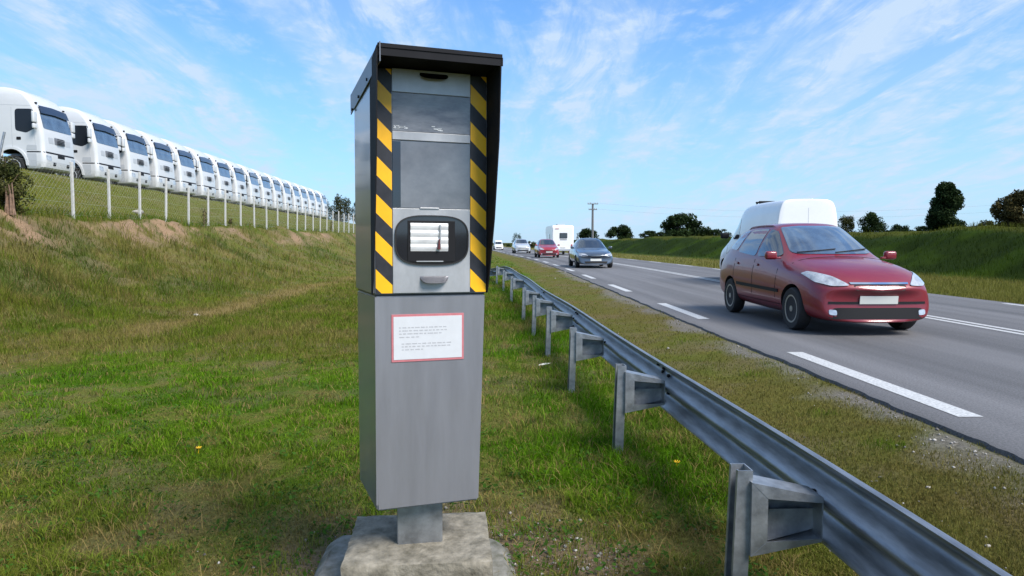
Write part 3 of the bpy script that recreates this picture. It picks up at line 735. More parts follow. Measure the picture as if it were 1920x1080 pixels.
    for z, s, e_ in lines:
        x = bx0 + 0.01 + s
        while x < bx0 + e_:
            w = random.uniform(.006, .02); 
            q = x
            while q < x + w:
                box(bm, (q, FY - 0.0038, z), (0.0016, 0.0004, random.uniform(.003, .0055))); q += 0.0026
            x += w + 0.006
    obj('notice_print', fix(bm), M['notice_ink'], nt_)
    return t
build_speed_camera()

# ------------------------------------------------------------------ guardrail
def build_guardrail():
    PY = [-1.5, 0.5, 2.5, 4.6, 6.6, 8.6, 10.6, 12.6, 16.6, 20.6, 24.0, 27.5, 30.5]
    PX = [0.92, 0.935, 0.905, 0.835, 0.735, 0.655, 0.585, 0.505, 0.37, 0.22, 0.02, -0.45, -1.15]
    def px(Y): return float(np.interp(Y, PY, PX))
    t = thing('guardrail', 'galvanised steel guardrail on posts between the lawn and the road', 'guardrail', (px(2.5), 2.5, T(px(2.5), 2.5)))
    off = Vector(t.location)
    GAP = 0.335
    def zr(Y): return 0.298 - 0.30 * float(sstep(24, 30, np.array([Y]))[0]) + 0.012 * math.sin(Y * 0.9)
    prof = []
    for k in range(41):
        z = 0.155 - 0.31 * k / 40; q = abs(z) / 0.155
        if k == 0: prof.append((0.020, 0.1585)); prof.append((0.010, 0.1590))
        prof.append((0.040 * (1 - math.cos(2 * math.pi * q)) * (1.0 if q < .5 else 1.0) + (0.001 if q > .98 else 0), z))
    prof.append((0.016, -0.157))
    Ys = np.concatenate([np.arange(-1.5, 20, 0.25), np.arange(20, 30.6, 0.25)])
    Ys_s = [float(np.mean([px(y + d) for d in (-1.2, -.6, 0, .6, 1.2)])) for y in Ys]
    bm = bmesh.new(); prev = None
    for i, Y in enumerate(Ys):
        j0, j1 = max(0, i - 1), min(len(Ys) - 1, i + 1)
        d = Vector((Ys_s[j1] - Ys_s[j0], Ys[j1] - Ys[j0], 0)).normalized(); nrm = Vector((d.y, -d.x, 0))
        base = Vector((Ys_s[i] + GAP, Y, zr(Y))) - off
        fr = [bm.verts.new(base + nrm * s + Vector((0, 0, z))) for s, z in prof]
        bk = [bm.verts.new(base + nrm * (s + 0.0035) + Vector((0, 0, z))) for s, z in prof]
        ring = fr + bk[::-1]
        if prev:
            n = len(ring)
            for k in range(n): bm.faces.new((prev[k], prev[(k + 1) % n], ring[(k + 1) % n], ring[k]))
        prev = ring
    obj('rail', fix(bm), M['rail'], t, 60)
    # splice overlaps with bolts
    posts = [0.5, 2.5, 4.6, 6.6, 8.6, 10.6, 12.6, 16.6, 20.6, 24.0, 27.5]
    bm = bmesh.new(); tube(bm, (0.004, 0, 0), (-0.016, 0, 0.004), 0.014, 0.011, 6)
    bo = bpy.data.meshes.new('splice_bolt'); fix(bm); bm.to_mesh(bo); bm.free(); bo.materials.append(M['bolt'])
    for Y in (0.7, 4.85, 8.85, 12.85):
        x = float(np.interp(Y, Ys, Ys_s)) + GAP
        for dy in (-0.10, 0.06):
            for s, z in ((0.040, 0.116), (0.074, 0.062), (0.074, -0.062), (0.040, -0.116)):
                q = bpy.data.objects.new('splice_bolt', bo); COL.objects.link(q); q.parent = t
                q.location = Vector((x + s - 0.004, Y + dy, zr(Y) + z)) - off
    # the post: lipped channel, open towards the lawn
    pb = bmesh.new(); a, b_, l, th = 0.058, 0.085, 0.016, 0.0042
    ch = [(-a / 2, -b_ / 2), (a / 2, -b_ / 2), (a / 2, b_ / 2), (-a / 2, b_ / 2), (-a / 2, b_ / 2 - l), (-a / 2 + th, b_ / 2 - l), (-a / 2 + th, b_ / 2 - th), (a / 2 - th, b_ / 2 - th), (a / 2 - th, -b_ / 2 + th), (-a / 2 + th, -b_ / 2 + th), (-a / 2 + th, -b_ / 2 + l), (-a / 2, -b_ / 2 + l)]
    prism(pb, ch, (0, 0, -0.25), (1, 0, 0), (0, 1, 0), (0, 0, 0.25 + 0.615)); 
    pm = bpy.data.meshes.new('post'); fix(pb); pb.to_mesh(pm); pb.free()
    # the spacer: a folded bracket, tall at the post and narrow at the rail, open at the front
    sb = bmesh.new(); w = 0.115; x0, x1 = 0.036, GAP - 0.030
    zt0, zt1, zb0, zb1 = 0.575, 0.515, 0.295, 0.345; th = 0.004
    prism(sb, [(x0, zt0), (x1, zt1), (x1, zt1 - th), (x0, zt0 - th)], (0, -w / 2, 0), (1, 0, 0), (0, 0, 1), (0, w, 0))
    prism(sb, [(x0, zb0), (x1, zb1), (x1, zb1 + th), (x0, zb0 + th)], (0, -w / 2, 0), (1, 0, 0), (0, 0, 1), (0, w, 0))
    prism(sb, [(x0, zb0 + th), (x0 + th, zb0 + th), (x0 + th, zt0 - th), (x0, zt0 - th)], (0, -w / 2, 0), (1, 0, 0), (0, 0, 1), (0, w, 0))
    prism(sb, [(x1, zb1 + th), (x1 + th, zb1 + th), (x1 + th, zt1 - th), (x1, zt1 - th)], (0, -w / 2, 0), (1, 0, 0), (0, 0, 1), (0, w, 0))
    for yy in (-w / 2 - 0.003, ):                              # folded-in flanges round the open face
        prism(sb, [(x0, zb0), (x0 + .062, zb0 + .055), (x0 + .062, zt0 - .062), (x0, zt0)], (0, yy, 0), (1, 0, 0), (0, 0, 1), (0, 0.003, 0))
        prism(sb, [(x0, zt0), (x0 + .062, zt0 - .062), (x1, zt1 - .022), (x1, zt1)], (0, yy - .001, 0), (1, 0, 0), (0, 0, 1), (0, 0.003, 0))
        prism(sb, [(x0, zb0), (x0 + .062, zb0 + .055), (x1, zb1 + .012), (x1, zb1)], (0, yy - .001, 0), (1, 0, 0), (0, 0, 1), (0, 0.003, 0))
    prism(sb, [(x0 + .004, zb0 + .004), (x1, zb1 + .004), (x1, zt1 - .004), (x0 + .004, zt0 - .004)], (0, w / 2 - .012, 0), (1, 0, 0), (0, 0, 1), (0, 0.003, 0))
    prism(sb, [(x0 + .004, zb0 + .004), (x1, zb1 + .02), (x1, zb1 + .10), (x0 + .10, zb0 + .15), (x0 + .004, zb0 + .10)], (0, w / 2 - .045, 0), (1, 0, 0), (0, 0, 1), (0, 0.003, 0))
    sm = bpy.data.meshes.new('spacer'); fix(sb); sb.to_mesh(sm); sb.free()
    pm.materials.append(M['galv']); sm.materials.append(M['galv'])
    for i, Y in enumerate(posts):
        d = Vector((px(Y + .5) - px(Y - .5), 1.0)); ang = -math.atan2(d.x, d.y)
        g = zr(Y) + 0.155 - 0.60 - (0.03 if Y < 3 else 0)
        p = bpy.data.objects.new('post', pm); COL.objects.link(p); p.parent = t
        p.location = Vector((px(Y), Y, g)) - off; p.rotation_euler = (0, R(1.6), ang)
        bl = bpy.data.objects.new('post_bolt', bo); COL.objects.link(bl); bl.parent = t; bl.location = Vector((float(np.interp(Y, Ys, Ys_s)) + GAP + 0.004, Y + 0.075, zr(Y) + 0.012)) - off
        q = bpy.data.objects.new('spacer', sm); COL.objects.link(q); q.parent = t
        q.location = p.location + Vector((0, 0, 0)); q.rotation_euler = (0, 0, ang)
build_guardrail()

# ------------------------------------------------------------------ vehicles: shared builders
def sub_eval(bm, level, cutters=None, dark=None, mats=None):
    """subdivide a cage and cut the wheel arches; returns (mesh, bvh of the uncut skin)"""
    me = bpy.data.meshes.new('body'); fix(bm); bm.to_mesh(me); bm.free()
    o = bpy.data.objects.new('body', me); COL.objects.link(o)
    if level:
        s = o.modifiers.new('s', 'SUBSURF'); s.levels = s.render_levels = level
    dg = bpy.context.evaluated_depsgraph_get(); dg.update()
    e = o.evaluated_get(dg); m1 = bpy.data.meshes.new_from_object(e)
    b = bmesh.new(); b.from_mesh(m1); bvh = BVHTree.FromBMesh(b); b.free()
    o.modifiers.clear(); o.data = m1
    if cutters is not None:
        for m in mats: m1.materials.append(m)
        cm = bpy.data.meshes.new('c'); fix(cutters); cutters.to_mesh(cm); cutters.free()
        for m in mats: cm.materials.append(m)
        co = bpy.data.objects.new('c', cm); COL.objects.link(co)
        bo = o.modifiers.new('b', 'BOOLEAN'); bo.operation = 'DIFFERENCE'; bo.object = co; bo.solver = 'EXACT'
        dg = bpy.context.evaluated_depsgraph_get(); dg.update()
        m2 = bpy.data.meshes.new_from_object(o.evaluated_get(dg))
        bpy.data.objects.remove(co); m1 = m2
    bpy.data.objects.remove(o)
    m1.shade_smooth(); m1.set_sharp_from_angle(angle=R(38))
    return m1, bvh
def smooth_poly(P, r=0.25, n=3):
    """round the corners of a 2-D polygon"""
    out = []; N = len(P)
    for i in range(N):
        a, b, c = Vector(P[i - 1]), Vector(P[i]), Vector(P[(i + 1) % N])
        p, q = b.lerp(a, r), b.lerp(c, r)
        for k in range(n + 1):
            t = k / n; out.append(tuple((p * (1 - t) + b * t).lerp(b * (1 - t) + q * t, t)))
    return out
FR = {  # origin, u, v, ray direction
    'front': ((9, 0, 0), (0, 1, 0), (0, 0, 1), (-1, 0, 0)), 'rear': ((-9, 0, 0), (0, 1, 0), (0, 0, 1), (1, 0, 0)),
    'left': ((0, 9, 0), (1, 0, 0), (0, 0, 1), (0, -1, 0)), 'right': ((0, -9, 0), (1, 0, 0), (0, 0, 1), (0, 1, 0)),
    'top': ((0, 0, 9), (1, 0, 0), (0, 1, 0), (0, 0, -1))}
def patch(name, bvh, poly, frame, mat, parent, off=0.006, step=0.12, rnd=0.0, rim=0.012):
    """a panel that follows the body skin: glass, lamps, seams, trims"""
    O, U, V, D = (Vector(x) for x in FR[frame])
    if rnd: poly = smooth_poly(poly, rnd)
    bm = bmesh.new(); bm.faces.new([bm.verts.new((p[0], p[1], 0)) for p in poly])
    xs = [p[0] for p in poly]; ys = [p[1] for p in poly]
    for lo, hi, n in ((min(xs), max(xs), (1, 0, 0)), (min(ys), max(ys), (0, 1, 0))):
        k = max(1, int((hi - lo) / step))
        for i in range(1, k):
            q = lo + (hi - lo) * i / k
            bmesh.ops.bisect_plane(bm, geom=bm.verts[:] + bm.edges[:] + bm.faces[:], plane_co=Vector(n) * q, plane_no=n)
    for v in bm.verts:
        p = O + U * v.co.x + V * v.co.y
        h, nrm, _, _ = bvh.ray_cast(p, D)
        if h is None or (abs(h.dot(D)) > 50):
            h, nrm, _, _ = bvh.find_nearest(p + D * 8)
        if nrm.dot(D) > 0: nrm = -nrm
        v.co = h + (nrm * 0.6 - D * 0.4) * off
    r = bmesh.ops.extrude_edge_only(bm, edges=[e for e in bm.edges if e.is_boundary])
    for v in [g for g in r['geom'] if isinstance(g, bmesh.types.BMVert)]: v.co += D * rim
    bmesh.ops.recalc_face_normals(bm, faces=bm.faces[:])
    # outward facing check
    s = sum(f.normal.dot(D) * f.calc_area() for f in bm.faces)
    if s > 0: bmesh.ops.reverse_faces(bm, faces=bm.faces[:])
    return obj(name, bm, mat, parent, 30)
def mirror(poly): return [(-p[0], p[1]) for p in poly][::-1]
def both_sides(name, bvh, poly, mat, parent, **k):
    a = patch(name, bvh, poly, 'left', mat, parent, **k); b = patch(name, bvh, poly, 'right', mat, parent, **k); return a, b
def both_front(name, bvh, poly, frame, mat, parent, **k):
    return patch(name, bvh, poly, frame, mat, parent, **k), patch(name, bvh, mirror(poly), frame, mat, parent, **k)
_wheels = {}
def wheel(parent, x, y, r, w, steer=0, rim_mat='rim', spokes=7):
    key = (round(r, 3), round(w, 3), rim_mat)
    if key not in _wheels:
        bm = bmesh.new()
        lathe(bm, [(r * .62, -w / 2 + .01), (r * .70, -w / 2), (r * .93, -w / 2), (r, -w / 2 + .03), (r, w / 2 - .03), (r * .93, w / 2), (r * .70, w / 2), (r * .62, w / 2 - .01), (r * .60, 0)], 'y', 32)
        t = bpy.data.meshes.new('wheel'); fix(bm); bm.to_mesh(t); bm.free(); t.shade_smooth(); t.set_sharp_from_angle(angle=R(40)); t.materials.append(M['rubber'])
        bm = bmesh.new()
        for s in (-1, 1):
            rr = lathe(bm, [(r * .66, s * (w / 2 - .004)), (r * .585, s * (w / 2 - .006)), (r * .56, s * (w / 2 - .05))], 'y', 28)
            for ring in (rr[0], rr[-1]):
                for f in [f for f in bm.faces if len(f.verts) == 28 and f.verts[0] in ring]: f.material_index = 1
            bmesh.ops.delete(bm, geom=[f for f in bm.faces if len(f.verts) == 28 and f.verts[0] in rr[0]], context='FACES_ONLY')
            for k in range(spokes):
                a = 2 * math.pi * k / spokes
                c, sn = math.cos(a), math.sin(a)
                box(bm, (c * r * .36, s * (w / 2 - .022), sn * r * .36), (r * .46, .02, r * .15), 0.004, Matrix.Rotation(-a, 3, 'Y'))
            lathe(bm, [(r * .15, s * (w / 2 - .03)), (r * .14, s * (w / 2 - .006)), (r * .05, s * (w / 2 - .004))], 'y', 14)
        q = bpy.data.meshes.new('rim'); fix(bm); bm.to_mesh(q); bm.free(); q.materials.append(M[rim_mat]); q.materials.append(M['well'])
        _wheels[key] = (t, q)
    t, q = _wheels[key]
    o = bpy.data.objects.new('wheel', t); COL.objects.link(o); o.parent = parent; o.location = (x, y, r); o.rotation_euler = (0, random.uniform(0, 2), R(steer))
    m = bpy.data.objects.new('rim', q); COL.objects.link(m); m.parent = o
    return o
def cage(stations):
    """stations: front to rear, each (x, [(y, z) x 8]) half sections from the centre top down to the centre floor"""
    bm = bmesh.new(); rings = []
    for x, P in stations:
        half = []
        for k, p in enumerate(P):
            xx = x + (p[2] if len(p) > 2 else 0)
            half.append((xx, p[0], p[1]))
        Lh = [bm.verts.new(h) for h in half]; n = len(half)
        Rh = [Lh[0]] + [bm.verts.new((h[0], -h[1], h[2])) for h in half[1:-1]] + [Lh[-1]]
        rings.append((Lh, Rh))
    n = len(rings[0][0])
    for (A, A2), (B, B2) in zip(rings, rings[1:]):
        for k in range(n - 1):
            bm.faces.new((A[k], A[k + 1], B[k + 1], B[k])); bm.faces.new((A2[k + 1], A2[k], B2[k], B2[k + 1]))
    for (A, A2) in (rings[0], rings[-1]):
        for k in range(n - 1):
            vs = [A[k], A[k + 1], A2[k + 1], A2[k]]; u = []
            for v in vs:
                if v not in u: u.append(v)
            if len(u) > 2: bm.faces.new(u)
    return bm
def mirrors(t, bvh_x, y, z, mat, s=1.0):
    for sg in (-1, 1):
        bm = bmesh.new(); box(bm, (bvh_x, sg * (y + .09 * s), z + .02), (0.10 * s, 0.18 * s, 0.13 * s), 0.035 * s, seg=3)
        box(bm, (bvh_x + .01, sg * (y - .01), z - .02), (0.05, 0.10, 0.03), 0.008)
        obj('mirror', fix(bm), mat, t, 40)

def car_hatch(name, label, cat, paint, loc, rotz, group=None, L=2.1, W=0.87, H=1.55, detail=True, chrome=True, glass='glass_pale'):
    """five-door family hatchback with a tall rounded cabin"""
    t = thing(name, label, cat, loc, (0, 0, rotz), group)
    a, w, h = L / 2.1, W / 0.87, H / 1.55
    def S(x, P): return (x * a, [(p[0] * w, p[1] * h) + tuple(p[2:]) for p in P])
    st = [
        S(2.16, [(0, .60), (.34, .60, -.01), (.58, .58, -.05), (.66, .52, -.10), (.68, .42, -.10), (.66, .30, -.08), (.58, .20, -.06), (0, .19, -.02)]),
        S(2.10, [(0, .70), (.36, .70, -.02), (.64, .68, -.08), (.74, .60, -.14), (.77, .44, -.14), (.75, .30, -.10), (.66, .18, -.06), (0, .17)]),
        S(1.86, [(0, .86), (.40, .855, -.02), (.68, .81, -.06), (.79, .72, -.08), (.835, .5, -.05), (.83, .32), (.73, .17), (0, .17)]),
        S(1.45, [(0, .955), (.42, .95), (.71, .90), (.82, .80), (.865, .55), (.86, .33), (.76, .17), (0, .17)]),
        S(1.02, [(0, 1.02), (.42, 1.015, -.04), (.70, .975, -.10), (.825, .87, -.06), (.875, .60), (.865, .34), (.77, .17), (0, .17)]),
        S(0.93, [(0, 1.05), (.42, 1.045, -.05), (.685, 1.00, -.12), (.83, .89, -.08), (.875, .60), (.865, .34), (.77, .17), (0, .17)]),
        S(0.08, [(0, 1.52), (.36, 1.51, -.02), (.56, 1.465, -.06), (.845, .945), (.88, .62), (.868, .35), (.78, .17), (0, .17)]),
        S(-0.10, [(0, 1.55), (.37, 1.54), (.59, 1.485), (.845, .95), (.88, .62), (.868, .35), (.78, .17), (0, .17)]),
        S(-1.0, [(0, 1.56), (.38, 1.55), (.595, 1.49), (.845, .985), (.88, .64), (.868, .36), (.78, .18), (0, .18)]),
        S(-1.62, [(0, 1.50), (.37, 1.495), (.565, 1.44), (.82, 1.02), (.865, .66), (.85, .38), (.76, .20), (0, .20)]),
        S(-1.98, [(0, 1.08), (.38, 1.08), (.62, 1.05), (.78, .98), (.835, .68), (.82, .40), (.74, .22), (0, .22)]),
        S(-2.08, [(0, .82), (.38, .82), (.62, .81), (.74, .76), (.79, .62), (.78, .42), (.70, .26), (0, .26)]),
        S(-2.12, [(0, .60), (.36, .60), (.60, .59), (.70, .56), (.74, .50), (.73, .42), (.66, .30), (0, .30)])]
    xf, xr, wr = 1.30 * a, -1.28 * a, 0.315
    cut = bmesh.new()
    for x in (xf, xr):
        for s in (-1, 1): tube(cut, (x, s * .56 * w, wr), (x, s * 1.2 * w, wr + .0), wr + 0.055, seg=32, mi=1)
    me, bvh = sub_eval(cage(st), 2, cut, None, [paint, M['well']])
    body = link_mesh('body', me, [], t)
    G = M[glass]
    P = lambda pts: [(p[0] * a, p[1] * h) for p in pts]; Q = lambda pts: [(p[0] * w, p[1] * h) for p in pts]
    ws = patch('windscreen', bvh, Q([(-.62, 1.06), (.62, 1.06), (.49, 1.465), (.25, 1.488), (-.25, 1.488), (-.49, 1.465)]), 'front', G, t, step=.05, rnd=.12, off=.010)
    both_sides('side_window', bvh, P([(.66, 1.03), (.06, 1.40), (-.16, 1.44), (-.16, 1.01)]), M['glass'], t, rnd=.12, step=.05, off=.012)
    both_sides('side_window', bvh, P([(-.25, 1.01), (-.25, 1.45), (-.95, 1.44), (-1.10, 1.07)]), M['glass'], t, rnd=.12)
    both_sides('side_window', bvh, P([(-1.18, 1.09), (-1.04, 1.43), (-1.42, 1.40), (-1.66, 1.13)]), M['glass'], t, rnd=.15)
    patch('rear_window', bvh, Q([(-.58, 1.13), (.58, 1.13), (.48, 1.43), (-.48, 1.43)]), 'rear', M['glass'], t, rnd=.15)
    both_front('headlamp', bvh, Q([(.40, .665), (.56, .78), (.735, .835), (.79, .80), (.76, .70), (.62, .655)]), 'front', M['lamp'], t, step=.03, rnd=.2, off=.016)
    g = patch('grille', bvh, Q([(-.36, .68), (.36, .68), (.33, .60), (-.33, .60)]), 'front', M['trimblack'], t, rnd=.2)
    if chrome: patch('chrome_strip', bvh, Q([(-.40, .705), (.40, .705), (.39, .682), (-.39, .682)]), 'front', M['chrome'], t, off=.014)
    patch('lower_intake', bvh, Q([(-.60, .375), (.60, .375), (.66, .23), (-.66, .23)]), 'front', M['trimblack'], t, rnd=.1)
    patch('bumper_strip', bvh, Q([(-.66, .455), (.66, .455), (.66, .425), (-.66, .425)]), 'front', M['trimblack'], t, off=.01)
    patch('number_plate', bvh, Q([(-.26, .535), (.26, .535), (.26, .425), (-.26, .425)]), 'front', M['plate'], t, off=.02)
    both_front('fog_lamp', bvh, Q([(.56, .345), (.66, .355), (.66, .285), (.56, .275)]), 'front', M['lamp'], t, rnd=.3)
    both_front('tail_lamp', bvh, Q([(.60, .80), (.78, .80), (.74, 1.10), (.62, 1.05)]), 'rear', M['tail'], t, rnd=.2)
    if detail:
        for x in (.72, -.22, -1.12):
            both_sides('door_seam', bvh, P([(x, .30), (x + .012, .30), (x + .012, .96), (x, .96)]), M['well'], t, off=.003)
        both_sides('side_moulding', bvh, P([(.85, .50), (-.92, .52), (-.92, .57), (.85, .55)]), M['trimblack'], t, off=.012)
        both_sides('sill_trim', bvh, P([(.90, .19), (-.88, .20), (-.88, .345), (.90, .335)]), M['trimblack'], t, off=.010)
        for x in (-.02, -.92): both_sides('door_handle', bvh, P([(x, .86), (x - .17, .87), (x - .17, .905), (x, .895)]), paint, t, off=.022, rnd=.3)
        for s in (-1, 1):
            bm = bmesh.new(); pr = None
            for i in range(12):
                x = -.18 - 1.15 * i / 11; hh, nn, _, _ = bvh.ray_cast(Vector((x * a, s * .50 * w, 5)), Vector((0, 0, -1)))
                if hh is None: continue
                p = hh + Vector((0, 0, .016 if 0 < i < 11 else -.005))
                if pr is not None: tube(bm, pr, p, .012, seg=6)
                pr = p
            obj('roof_rail', fix(bm), paint, t)
        patch('hood_seam', bvh, [(x * a, y * w) for x, y in [(1.02, -.73), (1.02, .73), (1.005, .73), (1.005, -.73)]], 'top', M['well'], t, off=.004)
        for y0, y1 in ((-.55, .02), (-.02, .55)):
            bm = bmesh.new(); pr = None
            for i in range(8):
                yy = y0 + (y1 - y0) * i / 7; z = 1.07 + .05 * i / 7
                hh, nn, _, _ = bvh.ray_cast(Vector((9, yy * w, z * h)), Vector((-1, 0, 0)))
                p = hh + nn * .02
                if pr is not None: tube(bm, pr, p, .009, seg=6)
                pr = p
            obj('wiper', fix(bm), M['trimblack'], t)
    mirrors(t, .70 * a, .84 * w, 1.02 * h, paint)
    for x in (xf, xr):
        for s in (-1, 1): wheel(t, x, s * (.80 * w - .03), wr, .19)
    return t

def car_saloon(name, label, cat, paint, loc, rotz, L=2.3, W=0.89, H=1.46):
    t = thing(name, label, cat, loc, (0, 0, rotz))
    a, w, h = L / 2.3, W / 0.89, H / 1.46
    def S(x, P): return (x * a, [(p[0] * w, p[1] * h) + tuple(p[2:]) for p in P])
    st = [
        S(2.33, [(0, .58), (.34, .58, -.01), (.60, .56, -.06), (.68, .50, -.12), (.70, .40, -.12), (.68, .30, -.08), (.60, .20, -.05), (0, .18)]),
        S(2.27, [(0, .68), (.36, .68, -.02), (.66, .655, -.10), (.77, .58, -.16), (.80, .43, -.15), (.78, .29, -.1), (.68, .18, -.05), (0, .17)]),
        S(1.98, [(0, .79), (.40, .785, -.02), (.70, .75, -.05), (.82, .67, -.06), (.86, .48), (.85, .31), (.75, .17), (0, .16)]),
        S(1.4, [(0, .88), (.42, .875), (.73, .83), (.85, .74), (.885, .52), (.88, .32), (.78, .17), (0, .16)]),
        S(0.98, [(0, .94), (.42, .935, -.05), (.72, .90, -.12), (.855, .80, -.06), (.895, .55), (.885, .33), (.79, .17), (0, .16)]),
        S(0.86, [(0, .97), (.42, .965, -.05), (.70, .92, -.12), (.86, .82, -.06), (.895, .56), (.885, .33), (.79, .17), (0, .16)]),
        S(0.02, [(0, 1.43), (.35, 1.42, -.02), (.54, 1.375, -.07), (.865, .87), (.90, .58), (.888, .34), (.80, .17), (0, .16)]),
        S(-0.15, [(0, 1.46), (.36, 1.45), (.565, 1.395), (.865, .875), (.90, .58), (.888, .34), (.80, .17), (0, .16)]),
        S(-0.85, [(0, 1.45), (.36, 1.44), (.56, 1.385), (.865, .90), (.90, .60), (.888, .35), (.80, .17), (0, .16)]),
        S(-1.15, [(0, 1.40), (.35, 1.39), (.54, 1.335), (.855, .915), (.89, .61), (.88, .36), (.79, .18), (0, .17)]),
        S(-1.72, [(0, 1.02), (.40, 1.015), (.66, .99), (.82, .92), (.865, .62), (.855, .37), (.77, .19), (0, .19)]),
        S(-2.22, [(0, .95), (.40, .945), (.66, .92), (.78, .86), (.82, .62), (.81, .40), (.72, .22), (0, .22)]),
        S(-2.33, [(0, .60), (.38, .60), (.62, .59), (.72, .56), (.75, .50), (.74, .42), (.66, .30), (0, .30)])]
    xf, xr, wr = 1.40 * a, -1.32 * a, 0.315
    cut = bmesh.new()
    for x in (xf, xr):
        for s in (-1, 1): tube(cut, (x, s * .58 * w, wr), (x, s * 1.2 * w, wr), wr + 0.05, seg=28, mi=1)
    me, bvh = sub_eval(cage(st), 2, cut, None, [paint, M['well']])
    link_mesh('body', me, [], t)
    P = lambda pts: [(p[0] * a, p[1] * h) for p in pts]; Q = lambda pts: [(p[0] * w, p[1] * h) for p in pts]
    patch('windscreen', bvh, Q([(-.66, .975), (.66, .975), (.50, 1.385), (.22, 1.40), (-.22, 1.40), (-.50, 1.385)]), 'front', M['glass'], t, step=.1, rnd=.12)
    both_sides('side_window', bvh, P([(.70, .955), (.06, 1.345), (-.20, 1.365), (-.20, .93)]), M['glass'], t, rnd=.12)
    both_sides('side_window', bvh, P([(-.28, .93), (-.28, 1.365), (-.95, 1.33), (-1.30, .99)]), M['glass'], t, rnd=.12)
    patch('rear_window', bvh, Q([(-.60, 1.05), (.60, 1.05), (.48, 1.34), (-.48, 1.34)]), 'rear', M['glass'], t, rnd=.15)
    both_front('headlamp', bvh, Q([(.38, .60), (.50, .685), (.74, .71), (.80, .67), (.78, .59), (.58, .565)]), 'front', M['lamp'], t, step=.05, rnd=.2, off=.008)
    patch('grille', bvh, Q([(-.27, .66), (.27, .66), (.20, .48), (-.20, .48)]), 'front', M['trimblack'], t, rnd=.2)
    patch('lower_intake', bvh, Q([(-.56, .33), (.56, .33), (.50, .225), (-.50, .225)]), 'front', M['trimblack'], t, rnd=.15)
    patch('number_plate', bvh, Q([(-.26, .455), (.26, .455), (.26, .345), (-.26, .345)]), 'front', M['plate'], t, off=.02)
    both_front('tail_lamp', bvh, Q([(.50, .74), (.76, .74), (.74, .88), (.52, .88)]), 'rear', M['tail'], t, rnd=.2)
    for x in (.66, -.24): both_sides('door_seam', bvh, P([(x, .30), (x + .012, .30), (x + .012, .90), (x, .90)]), M['well'], t, off=.003)
    mirrors(t, .60 * a, .86 * w, .96 * h, paint)
    for x in (xf, xr):
        for s in (-1, 1): wheel(t, x, s * (.82 * w - .03), wr, .20)
    return t

